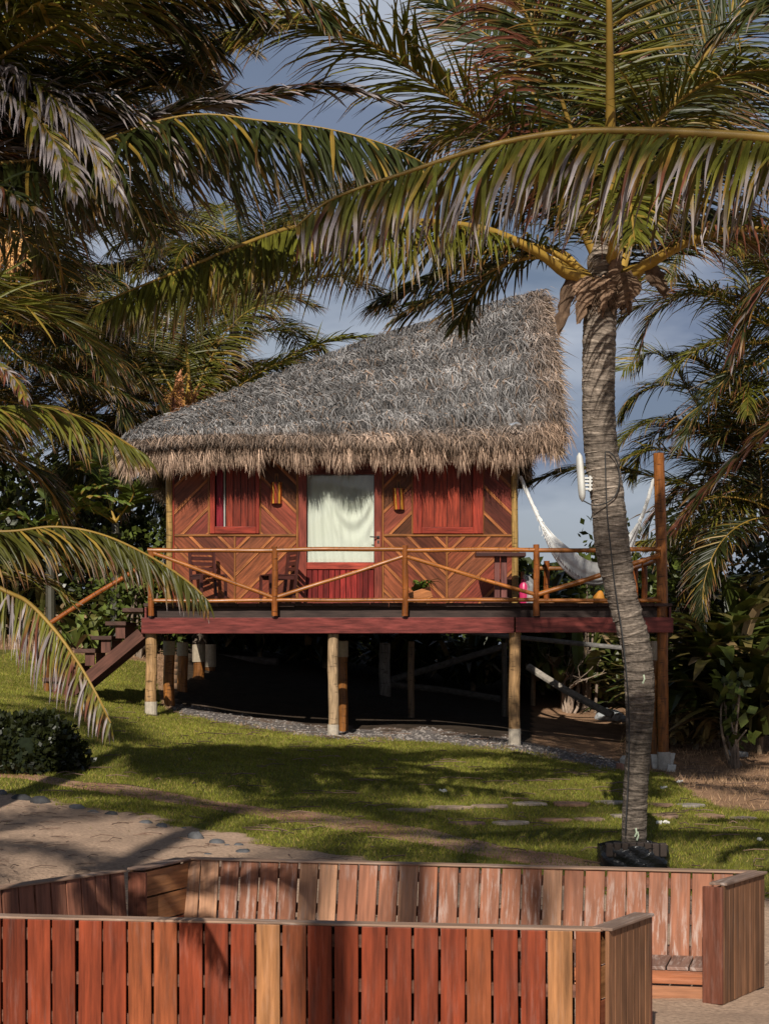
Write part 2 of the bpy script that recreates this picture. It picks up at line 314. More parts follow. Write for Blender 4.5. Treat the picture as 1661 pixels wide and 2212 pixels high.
SLAB = [(145, 890, 95, 11, 'back row, leftmost, faded brown'), (310, 880, 95, 11, 'back row, second from the left'), (487, 872, 85, 11, 'back row, third from the left'), (648, 863, 75, 11, 'back row, pale slab fourth from the left'),
        (823, 862, 80, 13, 'back row, reddish slab fifth from the left'), (985, 857, 65, 10, 'back row, pale slab just left of the palm trunk'), (1190, 867, 60, 9, 'back row, just right of the palm trunk'), (1328, 870, 65, 10, 'back row, rightmost and grey'),
        (385, 945, 75, 7, 'front row, leftmost, dark red'), (570, 943, 85, 9, 'front row, pale slab second from the left'), (750, 933, 75, 10, 'front row, third from the left, orange brown'), (910, 928, 70, 8, 'front row, fourth from the left'),
        (1030, 915, 40, 8, 'front row, small one left of the palm trunk'), (1225, 915, 70, 9, 'front row, right of the palm trunk'), (1403, 915, 70, 10, 'front row, orange slab second from the right'), (1550, 925, 60, 8, 'front row, rightmost near the picture edge')]
SC = [A(.33, .24, .17), A(.36, .26, .19), A(.34, .25, .18), A(.42, .34, .27), A(.36, .2, .13), A(.42, .35, .28), A(.32, .2, .13), A(.32, .28, .24), A(.2, .12, .1), A(.42, .34, .28), A(.35, .2, .13), A(.3, .2, .14), A(.36, .3, .24), A(.31, .2, .14), A(.36, .22, .14), A(.32, .25, .2)]
for i, (x, y, a, b, t) in enumerate(SLAB):
    c = gnd(810.2 + x * .512, 1296.4 + y * .512); c[2] += .005; rx = a * .512 / F * c[1] * .92
    c2 = gnd(810.2 + x * .512, 1296.4 + (y - b) * .512); ry = max(.16, abs(c2[1] - c[1])) * .8
    stone('stepping_stone', c, rx, ry, .02, SC[i] * .8, 'flat stepping stone in the lawn, ' + t, 'stepping stone', 'stepping stones across the lawn', 100 + i, True)
ROCK = [(5, 965, 30, 14, 'cut off by the left picture edge'), (90, 988, 45, 16, 'dark, second from the left of the sand edge row'), (180, 1000, 45, 19, 'darkest rounded rock of the sand edge row'), (340, 1030, 40, 12, 'flat grey, fourth from the left'), (415, 1050, 30, 9, 'low and half buried, fifth from the left'), (495, 1057, 30, 11, 'dark grey, just left of the gap in the row'),
        (645, 1097, 32, 11, 'grey, first one right of the wide gap'), (715, 1113, 26, 12, 'dark speckled, beside the gap'), (818, 1125, 15, 8, 'pebble sized, behind the bluish boulder'), (868, 1158, 34, 20, 'tallest bluish boulder of the row'), (960, 1185, 36, 15, 'grey, right of the tallest boulder'),
        (1005, 1200, 16, 7, 'tiny, between two bigger grey ones'), (1055, 1198, 26, 10, 'low grey, second from the right end'), (1080, 1226, 36, 12, 'pale speckled, right end of the row'), (920, 1242, 26, 8, 'just behind the top edge of the far bench')]
for i, (x, y, a, b, t) in enumerate(ROCK):
    c = gnd(x * .488, 1242.4 + (y + b * .6) * .488); rx = a * .488 / F * c[1]; rz = b * .488 / F * c[1] * 1.7
    stone('rock', c, rx, rx * .8, rz, A(.085, .085, .088) * (.5 if i in (1, 2, 5) else 1.2), 'rock half sunk in the sand, ' + t, 'rock', 'rocks along the sand edge', 40 + i)
def litter():
    m = MB(); n = 1500
    x = rng.uniform(-4.5, 5.5, n); y = rng.uniform(13.8, 30, n); z = hgt(x, y); px, py, s, u, g = zones(x, y, z)
    for i in range(n):
        if s[i] < .5 and rng.uniform() > .3: continue
        a = rng.normal(0, .9) + (0 if rng.uniform() < .7 else 1.5); L = rng.uniform(.03, .14 if s[i] > .5 else .22); d = A(math.cos(a), math.sin(a), 0) * L
        c = A(x[i], y[i], z[i] + (.026 if s[i] > .5 else .035)); r = .003 if s[i] > .5 else .005
        m.tube([c - d, c + A(0, 0, rng.uniform(0, .02)) + nrm(A(-d[1], d[0], 0)) * L * .2, c + d], r, A(.13, .08, .055) * rng.uniform(.5, 1.8), 4, cap=False)
    tag(obj('twig_litter', m, M_plain), 'fallen twigs and leaf bits scattered over sand and lawn', 'litter', kind='stuff')
litter()
def gravelstuff():
    n = 9000; x = rng.uniform(-4.2, 4.6, n); y = rng.uniform(26.5, 32.5, n); z = hgt(x, y); px, py, s, u, g = zones(x, y, z); k = (g > .3) & (rng.uniform(0, 1, n) < .9); x, y, z = x[k], y[k], z[k]; n = len(x)
    r = rng.uniform(.012, .03, n); o = np.array([[1, 0, 0], [0, 1, 0], [-1, 0, 0], [0, -1, 0], [0, 0, .7]])
    V = np.stack([x, y, z], 1)[:, None] + o[None] * r[:, None, None] * rng.uniform(.6, 1.4, (n, 5, 3)); f = np.array([[0, 1, 4], [1, 2, 4], [2, 3, 4], [3, 0, 4]])
    m = MB(); m.add(V.reshape(-1, 3), (f[None] + 5 * np.arange(n)[:, None, None]).reshape(-1, 3), np.repeat(A(.21, .185, .165) * rng.uniform(.3, 1.6, n)[:, None], 5, 0))
    tag(obj('gravel', m, M_stone), 'loose grey gravel strip along the foot of the hut posts', 'gravel', kind='stuff')
gravelstuff()
# ------------------------------------------------------------------ hut
HL = P(800, 1585, 31); HL[2] = hz(HL[0], HL[1])
hut = thing('wooden_hut', 'raised red wooden hut with thatched roof and railed deck on log stilts', 'hut', HL)
YR, YW = 29.0, 30.6                       # railing plane and front wall plane
def pz(y, Y): return EYE - (y - HY) / F * Y
def pxx(x, Y): return (x - CX) / F * Y
ORG = A(.30, .115, .03); LOGC = A(.27, .105, .026); RED = A(.25, .034, .018); DRD = A(.16, .035, .022); BRN = A(.15, .038, .02); DKB = A(.05, .032, .026)
def clip_strip(rect, poly):
    x0, x1, z0, z1 = rect
    for ax, v, s in ((0, x0, 1), (0, x1, -1), (1, z0, 1), (1, z1, -1)):
        q = []
        for i in range(len(poly)):
            a, b = poly[i - 1], poly[i]; da = (a[ax] - v) * s; db = (b[ax] - v) * s
            if (da >= 0) != (db >= 0): t = da / (da - db); q.append((a[0] + (b[0] - a[0]) * t, a[1] + (b[1] - a[1]) * t))
            if db >= 0: q.append(b)
        poly = q
        if not poly: return []
    return poly
def diag_panel(name, rect, ang, pitch=.25):
    """diagonal planks with slim paler battens between them"""
    m = MB(); x0, x1, z0, z1 = rect; d = A(math.cos(ang), math.sin(ang)); nn = A(-d[1], d[0]); c = A((x0 + x1) / 2, (z0 + z1) / 2); k = 0; s = -3.0 + rng.uniform(0, .1)
    while s < 3:
        bat = k % 2 == 1; wd = .045 if bat else pitch * rng.uniform(.9, 1.15); a, b = s + .002, s + wd - .002
        poly = [tuple(c + d * u + nn * v) for u, v in ((-4, a), (4, a), (4, b), (-4, b))]; q = clip_strip(rect, poly)
        if len(q) > 2:
            q = np.array(q); t = .016 if bat else .0; col = (A(.36, .125, .04) if bat else BRN * rng.uniform(.45, 1.6) * A(1, rng.uniform(.8, 1.35), rng.uniform(.8, 1.1)))
            yf = YW - .02 - t; o = rng.uniform(0, 50, 2); uv = np.c_[(q - c) @ d + o[0], (q - c) @ nn + o[1]]; n = len(q)
            fr = np.c_[q[:, 0], np.full(n, yf), q[:, 1]]; bk = fr + A(0, .02 + t, 0); V = np.vstack([fr, bk, fr.mean(0)]); U = np.vstack([uv, uv, uv.mean(0)])
            area = sum(q[i - 1][0] * q[i][1] - q[i][0] * q[i - 1][1] for i in range(n)); 
            ff = [[i, (i + 1) % n, 2 * n] if area > 0 else [(i + 1) % n, i, 2 * n] for i in range(n)]
            m.add(V, ff, col, U); base = m.n - len(V)
            m.F4.append(np.array([[i, i + n, (i + 1) % n + n, (i + 1) % n] if area > 0 else [i, (i + 1) % n, (i + 1) % n + n, i + n] for i in range(n)]) + base)
        s += wd; k += 1
    return obj(name, m, M_red, hut)
X_ = lambda x: pxx(x, YW); Z_ = lambda y: pz(y, YW)
zt = Z_(985); zm = Z_(1157); zb = Z_(1318)
diag_panel('wall_panel', (X_(377), X_(453), zm, zt), R(45)); diag_panel('wall_panel', (X_(563), X_(640), zm, zt), R(-45))
diag_panel('wall_panel', (X_(377), X_(508), zb, zm), R(-45)); diag_panel('wall_panel', (X_(508), X_(640), zb, zm), R(45))
diag_panel('wall_panel', (X_(829), X_(891), zm, zt), R(45)); diag_panel('wall_panel', (X_(1044), X_(1107), zm, zt), R(-45))
diag_panel('wall_panel', (X_(829), X_(965), zb, zm), R(-45)); diag_panel('wall_panel', (X_(965), X_(1107), zb, zm), R(45))
m = MB()   # body of the hut behind the panels
xl, xr = X_(374), X_(1112); yb = 35.2
for i in range(24):
    a = xl + (xr - xl) / 24 * i; m.rbox(a, a + (xr - xl) / 24 - .004, yb - .03, yb, zb, zt + .22, BRN * rng.uniform(.7, 1.2), 'z')
for xx in (xl, xr - .03):
    for i in range(20):
        a = YW + .03 + (yb - YW - .06) / 20 * i; m.rbox(xx, xx + .03, a, a + (yb - YW - .06) / 20 - .004, zb, zt + .22, BRN * rng.uniform(.7, 1.2), 'z')
for (a, b, c, d) in ((xl, X_(462), zb, zt), (X_(556), X_(650), zb, zt), (X_(822), xr, zb, Z_(1157)), (X_(822), X_(905), Z_(1157), zt), (X_(1030), xr, Z_(1157), zt), (X_(462), X_(556), zb, Z_(1150)), (xl, xr, zt, zt + .22)):
    m.rbox(a, b, YW, YW + .025, c, d, BRN * .8, 'x')
obj('wall', m, M_red, hut)
m = MB()
def tr(x0, x1, y0, y1, g='x', t=.045, c=ORG * .8):
    m = MB(); m.rbox(X_(x0), X_(x1), YW - t, YW, Z_(y1), Z_(y0), c * rng.uniform(.85, 1.15), g); obj('wall_trim', m, M_red, hut, bevel=.004)
tr(378, 640, 1154, 1159); tr(829, 1107, 1154, 1159); tr(506, 510, 1159.5, 1312, 'z'); tr(963, 967, 1159.5, 1312, 'z'); tr(373.5, 377.5, 985, 1312, 'z', .05, RED); tr(640.5, 645, 985, 1312, 'z', .05); tr(825.5, 829, 985, 1312, 'z', .05)
tr(450, 454.5, 985, 1153.5, 'z'); tr(561.5, 564, 985, 1153.5, 'z'); tr(889, 892, 985, 1153.5, 'z'); tr(1042.5, 1045, 985, 1153.5, 'z')
def window(x0, x1, fx0, fx1, yb_, planks, gap):
    m = MB(); wr = lambda a, b, c, d, g: m.rbox(X_(a), X_(b), YW - .07, YW + .04, Z_(d), Z_(c), RED * rng.uniform(.8, 1.2), g)
    wr(x0, fx0, 985, 1153, 'z'); wr(fx1, x1, 985, 1153, 'z'); wr(fx0, fx1, yb_, 1153, 'x')
    wn = obj('window', m, M_red, hut, bevel=.005)
    s = MB(); n = planks; a0 = gap if gap else fx0
    for i in range(n):
        a = a0 + (fx1 - a0) / n * i; b = a + (fx1 - a0) / n - 1.2
        s.rbox(X_(a + .6), X_(b), YW - .035, YW - .01, Z_(yb_ - .5), Z_(986), A(.21, .032, .015) * rng.uniform(.7, 1.3), 'z')
    s.rbox(X_(a0), X_(fx1) - .004, YW - .012, YW + .012, Z_(yb_), Z_(986), DRD * .5, 'z')
    obj('shutter', s, M_red, wn, bevel=.003)
    if gap:
        s = MB(); s.rbox(X_(468), X_(482), YW + .01, YW + .04, Z_(1144), Z_(986), A(.2, .01, .02), 'z'); obj('shutter', s, M_red, wn)
        s = MB(); s.rbox(X_(484.5), X_(487.5), YW - .05, YW + .01, Z_(1139), Z_(986), A(.35, .33, .3), 'z'); obj('weather_strip', s, M_plain, wn)
    return wn
window(455, 561, 465.5, 553, 1138, 4, 489); window(892, 1043, 911, 1021, 1139, 4, 0)
m = MB()   # door
dr = lambda a, b, c, d, g, cc=RED, t=.06: m.rbox(X_(a), X_(b), YW - t, YW + .02, Z_(d), Z_(c), cc * rng.uniform(.85, 1.15), g)
dr(645.5, 662.5, 985, 1312, 'z', DRD * 1.2); dr(808.5, 825, 985, 1312, 'z', DRD * 1.2); dr(663, 808, 1215, 1230, 'x', A(.3, .05, .03)); dr(663, 808, 985, 1025.5, 'x', DRD); dr(663, 808, 1300, 1312, 'x', DRD)
for i in range(12):
    a = 663 + 145 / 12 * i; m.rbox(X_(a + .4), X_(a + 145 / 12 - .8), YW - .035, YW - .005, Z_(1300), Z_(1230.5), A(.19, .018, .014) * rng.uniform(.45, 1.6), 'z')
m.rbox(X_(663), X_(808), YW - .004, YW + .015, Z_(1300), Z_(1230.5), DRD * .4, 'z')
door = obj('door', m, M_red, hut, bevel=.005)
m = MB(); hx, hzz, hy = X_(817), Z_(1161), YW - .075
m.rbox(hx - .03, hx + .03, hy, hy + .014, Z_(1182), Z_(1149), A(.3, .09, .05), 'z'); m.rbox(hx - .02, hx + .02, hy - .02, hy - .001, hzz - .02, hzz + .02, A(.02, .02, .02)); m.tube([(hx, hy - .03, hzz), (hx - .06, hy - .05, hzz), (hx - .13, hy - .05, hzz + .003)], .009, A(.02, .02, .02), 8)
m.rbox(hx - .014, hx + .014, hy - .012, hy - .001, Z_(1174), Z_(1168), A(.02, .02, .02)); obj('handle', m, M_plain, door)
def curtain():
    m = MB(); nx, nz = 140, 90; u = np.linspace(0, 1, nx); v = np.linspace(0, 1, nz); Uu, Vv = np.meshgrid(u, v)
    x = X_(663.5) + (X_(807.5) - X_(663.5)) * Uu; z = Z_(1214) + (Z_(1026.5) - Z_(1214)) * Vv
    # long folds left, swagged folds right under the top
    fold = .013 * np.sin(Uu * 46 + 2 * np.sin(Vv * 3)) * (.35 + .65 * (1 - Uu)) + .006 * np.sin(Uu * 17 + 3)
    cx = (Uu - .68); sw = Vv + cx * cx * -3.2
    fold += .034 * np.sin(sw * 24) * np.exp(-(cx / .26) ** 2) * np.exp(-((Vv - .55) / .25) ** 2)
    y = YW + .05 + fold
    i = np.arange(nx * nz).reshape(nz, nx); f = np.stack([i[:-1, :-1], i[:-1, 1:], i[1:, 1:], i[1:, :-1]], -1).reshape(-1, 4)
    m.add(np.stack([x, y, z], -1).reshape(-1, 3), f, A(.56, .60, .50)); mm, n, l, bs = mat_base('curtain_cloth'); l.new(attr(n).outputs['Color'], bs.inputs['Base Color']); bs.inputs['Roughness'].default_value = .8
    obj('curtain', m, mm, door, smooth=True)
    g = MB(); g.rbox(X_(663), X_(808), YW - .012, YW - .008, Z_(1214.5), Z_(1026), A(1, 1, 1)); gm, n, l, bs = mat_base('door_glass')
    gl = n.new('ShaderNodeBsdfGlossy'); gl.inputs['Roughness'].default_value = .04; tr_ = n.new('ShaderNodeBsdfTransparent'); fr = n.new('ShaderNodeFresnel'); fr.inputs[0].default_value = 1.5; ms = n.new('ShaderNodeMixShader')
    l.new(fr.outputs[0], ms.inputs[0]); l.new(tr_.outputs[0], ms.inputs[1]); l.new(gl.outputs[0], ms.inputs[2]); l.new(ms.outputs[0], n['Material Output'].inputs[0])
    obj('glass', g, gm, door)
curtain()
m = MB(); m.rbox(xl, xr, YW + .05, yb - .04, zb - .02, zb + .06, DKB, 'x'); obj('floor', m, M_deck, hut)
def wall_lamp(x, y0, y1, tilt):
    m = MB(); c = P(x, (y0 + y1) / 2, YW - .13); h = (y1 - y0) / 2 / F * YW; r = .085; cols = [A(.42, .2, .02), A(.2, .02, .01), A(.45, .22, .03), A(.24, .03, .01), A(.12, .03, .012)]
    ang = np.linspace(math.pi, 2 * math.pi, 9)
    for i in range(8):
        a0, a1 = ang[i], ang[i + 1]; k = cols[i % 5]; v = []
        for rr in (r, r - .012):
            for zz in (-h, h):
                for a in (a0, a1): v.append(c + A(math.cos(a) * rr + zz * tilt, math.sin(a) * rr + .09, zz))
        m.add(v, [[0, 1, 3, 2], [4, 6, 7, 5], [0, 2, 6, 4], [1, 5, 7, 3], [2, 3, 7, 6], [0, 4, 5, 1]], k, np.array([[q[2], q[0]] for q in v]))
    lp = obj('wall_lamp', m, M_red, hut); s = MB(); s.tube([c + A(0, .12, h + .12), c + A(0, .09, h + .1), c + A(0, .05, h * .8)], .008, A(.03, .03, .03), 6); s.rbox(c[0] - .03, c[0] + .03, YW - .04, YW - .021, c[2] + h, c[2] + h + .14, A(.2, .08, .03), 'z'); obj('lamp_arm', s, M_plain, lp)
wall_lamp(597, 1041, 1087, 0.0); wall_lamp(861, 1054, 1100, -.06)
# log posts
def log(pts, r, c=LOGC, n=14, wob=.03, taper=0, k=None):
    q = resample(pts, max(8, int(np.linalg.norm(np.subtract(pts[-1], pts[0])) * 6))); t = np.linspace(0, 1, len(q)); q = q + .45 * np.c_[.35 * r * np.sin(t * 7 + rng.uniform(0, 6)), 0 * t, .3 * r * np.sin(t * 9 + rng.uniform(0, 6))] * .6
    rad = r * (1 - taper * t) * (1 + .035 * np.sin(t * 23 + rng.uniform(0, 6)) + rng.uniform(-.02, .02, len(t)))
    return q, rad
def add_log(name, pts, r, c=LOGC, parent=None, mat=None, taper=0):
    m = MB(); q, rad = log(pts, r, c, taper=taper); m.tube(q, rad, c * rng.uniform(.85, 1.15), 14, .012); return obj(name, m, mat or M_log, parent or hut, smooth=False)
zd = pz(1310, YR); zdk = pz(1300, YR + .2)
def stilt(x, Y, top, bot, sleeve=0, base=0, c=A(.34, .20, .09), r=.085):
    x3 = pxx(x, Y); g = hz(x3, Y); zt_ = pz(top, Y); o = add_log('stilt', [(x3, Y, g - .15), (x3, Y, (g + zt_) / 2), (x3, Y, zt_)], r, c)
    if sleeve: m = MB(); m.tube([(x3, Y, zt_ - sleeve), (x3, Y, zt_ + .0)], r * 1.12, A(.34, .28, .2), 14); obj('sleeve', m, M_conc, o)
    if base: m = MB(); m.tube([(x3, Y, g - .1), (x3, Y, g + base)], r * 1.1, A(.42, .36, .28), 14, .01); obj('footing', m, M_conc, o)
stilt(327, 29.12, 1367, 1550, 0, .2); stilt(720, 29.12, 1369, 1587, 0, .16, A(.38, .26, .15), .078); stilt(1111, 29.12, 1367, 1607, 0, .24); 
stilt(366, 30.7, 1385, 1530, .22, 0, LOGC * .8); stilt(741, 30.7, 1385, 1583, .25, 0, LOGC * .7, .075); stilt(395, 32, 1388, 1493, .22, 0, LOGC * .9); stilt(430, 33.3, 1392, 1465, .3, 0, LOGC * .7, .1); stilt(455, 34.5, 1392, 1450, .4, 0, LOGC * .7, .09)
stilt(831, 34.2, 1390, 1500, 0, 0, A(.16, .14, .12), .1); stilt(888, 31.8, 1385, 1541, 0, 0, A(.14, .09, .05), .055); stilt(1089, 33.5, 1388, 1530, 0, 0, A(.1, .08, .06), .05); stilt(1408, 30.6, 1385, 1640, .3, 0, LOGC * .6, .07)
# tall corner post with the hammock end
x3 = pxx(1431, 29.1); g = hz(x3, 29.1)
o = add_log('corner_post', [(x3 + .02, 29.1, g - .15), (x3, 29.1, pz(1450, 29.1)), (x3 - .02, 29.1, pz(1250, 29.1)), (pxx(1423, 29.1), 29.1, pz(980, 29.1))], .083, LOGC * A(1, .9, .8)); m = MB(); m.tube([(x3 + .02, 29.1, g - .1), (x3 + .015, 29.1, g + .27)], .098, A(.42, .38, .32), 14, .01); obj('footing', m, M_conc, o)
for xx, yy in ((367, YW - .06), (1111, YW - .06), (367, yb), (1111, yb)):
    add_log('wall_post', [(pxx(xx, YW), yy, zb - .1), (pxx(xx, YW), yy, zb + 1.2), (pxx(xx, YW), yy, zt + .2)], .052, A(.36, .22, .07))
# deck
m = MB(); x0d, x1d = pxx(310, YR), pxx(1452, YR); nb = 28; wd = (x1d - x0d) / nb
for i in range(nb):
    a = x0d + wd * i; m.rbox(a + .004, a + wd - .004, YR - .0, YW + 0.0 if pxx(374, YW) < a < pxx(1100, YW) else 31.5, zd + rng.uniform(-.004, .004), zd + .05 + rng.uniform(-.003, .006), DKB * A(1.3, 1.2, 1.2) * rng.uniform(.8, 1.5), 'y')
obj('deck_boards', m, M_deck, hut, bevel=.004)
m = MB()
m.rbox(x0d + .05, x1d - .05, YR + .09, YR + .15, pz(1333, YR) - .002, zd - .012, DKB * .9, 'x')
for k in range(3): m.rbox(x0d + .1, x1d - .1, YR + .9 + k * .7, YR + .98 + k * .7, zd - .22, zd - .012, DKB * .8, 'x')
obj('joists', m, M_deck, hut)
m = MB(); xs_ = pxx(1109.5, YR)
m.box(((x0d + xs_) / 2 - .01, YR - .03, pz(1351, YR)), ((xs_ - x0d) / 2 + .01, 0, .004), (0, .025, 0), (0, 0, .118), A(.155, .034, .028)); m.box(((x1d + xs_) / 2 + .013, YR - .03, pz(1350, YR)), ((x1d - xs_) / 2 - .01, 0, .0), (0, .025, 0), (0, 0, .113), A(.17, .036, .028))
for xx in (x0d + .02, x1d - .05): m.rbox(xx, xx + .03, YR + .0, 31.45, pz(1365, YR), zd - .01, A(.14, .035, .03), 'y')
obj('fascia_beam', m, M_red, hut, bevel=.004)
# railing
RY = YR - .085
rl = []
for xx, tp in ((327, 1192), (594, 1180), (875, 1178), (1158, 1176)):
    add_log('railing_post', [(pxx(xx, RY), RY, pz(1331, RY)), (pxx(xx, RY), RY, pz(1260, RY)), (pxx(xx, RY), RY, pz(tp, RY))], .046, LOGC * A(.95, .75, .6))
def rail(a, b, r=.034, nm='rail', Ya=None, Yb=None, c=None):
    Ya = Ya or RY; Yb = Yb or RY; p, q = P(a[0], a[1], Ya), P(b[0], b[1], Yb); add_log(nm, [p, (p + q) / 2 + A(0, 0, rng.uniform(-.01, .01)), q], r, LOGC * A(1.15, 1, .8) if c is None else c)
for a, b in ((340, 588), (600, 869), (881, 1152), (1164, 1418)):
    rail((a - 20 if a == 340 else a - 8, 1190 + rng.uniform(-2, 2)), (b + 8, 1187 + rng.uniform(-2, 2)))
    rail((a - 8, 1297 + rng.uniform(-1, 1)), (b + 8, 1296 + rng.uniform(-1, 1)), .03)
rail((332, 1195), (590, 1291), .03, 'brace'); rail((600, 1289), (871, 1202), .03, 'brace'); rail((878, 1202), (1154, 1284), .03, 'brace'); rail((1163, 1284), (1425, 1199), .036, 'brace')
# back and side railing of the hammock bay
zr = pz(1188, RY)
for yy, xx in ((31.4, 1415), (31.4, 1180), (30.3, 1414)): add_log('railing_post', [(pxx(1418, RY) if xx > 1400 else pxx(xx, yy), yy, zd), (pxx(1418, RY) if xx > 1400 else pxx(xx, yy), yy, zd + .8)], .046, LOGC * A(.7, .5, .4))
for dz in (.68, .12):
    add_log('rail', [(pxx(1160, 31.4), 31.4, zd + dz), (2.9, 31.4, zd + dz), (pxx(1418, RY), 31.4, zd + dz)], .034, LOGC); add_log('rail', [(pxx(1418, RY), 29.1, zd + dz), (pxx(1418, RY), 30.3, zd + dz), (pxx(1418, RY), 31.4, zd + dz)], .034, LOGC)
rail((1100, 1300), (1405, 1215), .034, 'brace', 31.4, 31.4)
# stairs
st = MB(); TR = [(288, 1318), (251, 1347), (220, 1378), (185, 1406), (150, 1437), (115, 1468), (78, 1501)]
Ys = 29.05; Yt = 30.15
for i, (x, y) in enumerate(TR):
    X = pxx(x, Ys); Z = pz(y, Ys); st.rbox(X - .15, X + .16, Ys - .08, Yt + .05, Z - .03, Z + .03, A(.075, .038, .028) * rng.uniform(.8, 1.3), 'y')
stairs = obj('stairs', st, M_deck, hut, bevel=.006)
for yy in (Ys, Yt):
    m = MB(); a = A(pxx(306, Ys), yy, pz(1368, Ys)); b = A(pxx(105, Ys), yy, pz(1535, Ys)); d = (a - b) / 2; n = nrm(A(-d[2], 0, d[0])); m.box((a + b) / 2, d, n * .085, (0, .025, 0), A(.11, .045, .03))
    for i, (x, y) in enumerate(TR[1:]):
        X = pxx(x, Ys); Z = pz(y, Ys); m.rbox(X - .0, X + .14, yy - .024, yy + .024, Z - .22, Z - .031, A(.12, .05, .035), 'z')
    obj('stringer', m, M_deck, stairs)
rail((325, 1212), (100, 1352), .036, 'handrail', Ys, Ys, LOGC * A(1.1, .8, .6)); 
add_log('railing_post', [(pxx(102, Ys), Ys, hz(pxx(102, Ys), Ys)), (pxx(102, Ys), Ys, pz(1340, Ys))], .045, LOGC * .7)
# thatched roof
ev = resample([P(278, 975, 30.1), P(400, 962, 29.98), P(700, 958, 29.95), P(1000, 955, 29.95), P(1180, 948, 30.0), P(1203, 945, 30.1)], 60)
rd = resample([P(300, 955, 31.2), P(372, 918, 32), P(500, 866, 32.6), P(650, 806, 33), P(830, 738, 33), P(1000, 688, 33), P(1172, 640, 33)], 60)
nv = 24
def roof_surf(side):
    t = np.linspace(0, 1, nv)[None, :, None]; e = ev.copy(); r = rd.copy()
    if side < 0: e[:, 1] = 66.4 - e[:, 1]
    S = e[:, None] * (1 - t) + r[:, None] * t; bul = np.sin(t * math.pi) * .2; S[..., 2] += bul[..., 0] * np.linspace(.05, 1, 60)[:, None]; S[..., 1] += side * -.1 * np.sin(t[..., 0] * math.pi)
    return S
m = MB(); SF = roof_surf(1)
for s in (1, -1):
    S = roof_surf(s)
    for off in (0, .22):
        Q = S - A(0, 0, off); i = np.arange(60 * nv).reshape(60, nv); f = np.stack([i[:-1, :-1], i[1:, :-1], i[1:, 1:], i[:-1, 1:]], -1).reshape(-1, 4); m.add(Q.reshape(-1, 3), f if (s > 0) == (off == 0) else f[:, ::-1], A(.1, .085, .07))
    Q = np.stack([S[:, 0], S[:, 0] - A(0, 0, .22)], 1); i = np.arange(120).reshape(60, 2); m.add(Q.reshape(-1, 3), np.stack([i[:-1, 0], i[:-1, 1], i[1:, 1], i[1:, 0]], -1), A(.12, .08, .05))
    for e in (0, -1):
        Q = np.stack([S[e], S[e] - A(0, 0, .22)], 1); i = np.arange(2 * nv).reshape(nv, 2); m.add(Q.reshape(-1, 3), np.stack([i[:-1, 0], i[:-1, 1], i[1:, 1], i[1:, 0]], -1), A(.12, .08, .05))
roof = obj('roof', m, M_thatch, hut)
def strands(name, base, d, L, W, C, parent, lift=None, seg=2):
    """straws: base point, direction, length, width, colour"""
    n = len(base); d = d / np.linalg.norm(d, axis=1)[:, None]; up = rng.normal(0, 1, (n, 3)); s = np.cross(d, up); s /= np.linalg.norm(s, axis=1)[:, None] + 1e-9; s *= W[:, None]
    mid = base + d * (L * .5)[:, None] + (lift * L[:, None] * .12 if lift is not None else 0); tip = base + d * L[:, None] + A(0, 0, -1) * (L * .1)[:, None]
    V = np.stack([base - s * .7, base + s * .7, mid - s, mid + s, tip], 1).reshape(-1, 3); k = 5 * np.arange(n)[:, None]
    mm = MB(); mm.add(V, k + np.array([[0, 1, 3, 2]]), np.repeat(C, 5, 0), V[:, :2] * 3); mm.F3.append(k + np.array([[2, 3, 4]])); return obj(name, mm, M_thatch, parent)
def sample(S, u, v):
    a = u * (S.shape[0] - 1); b = v * (S.shape[1] - 1); i = np.minimum(a.astype(int), S.shape[0] - 2); j = np.minimum(b.astype(int), S.shape[1] - 2); fu = (a - i)[:, None]; fv = (b - j)[:, None]
    p = S[i, j] * (1 - fu) * (1 - fv) + S[i + 1, j] * fu * (1 - fv) + S[i, j + 1] * (1 - fu) * fv + S[i + 1, j + 1] * fu * fv
    du = S[i + 1, j] - S[i, j]; dv = S[i, j + 1] - S[i, j]; n = np.cross(du, dv); n /= np.linalg.norm(n, axis=1)[:, None] + 1e-9; return p, du / np.linalg.norm(du, axis=1)[:, None], dv / np.linalg.norm(dv, axis=1)[:, None], n
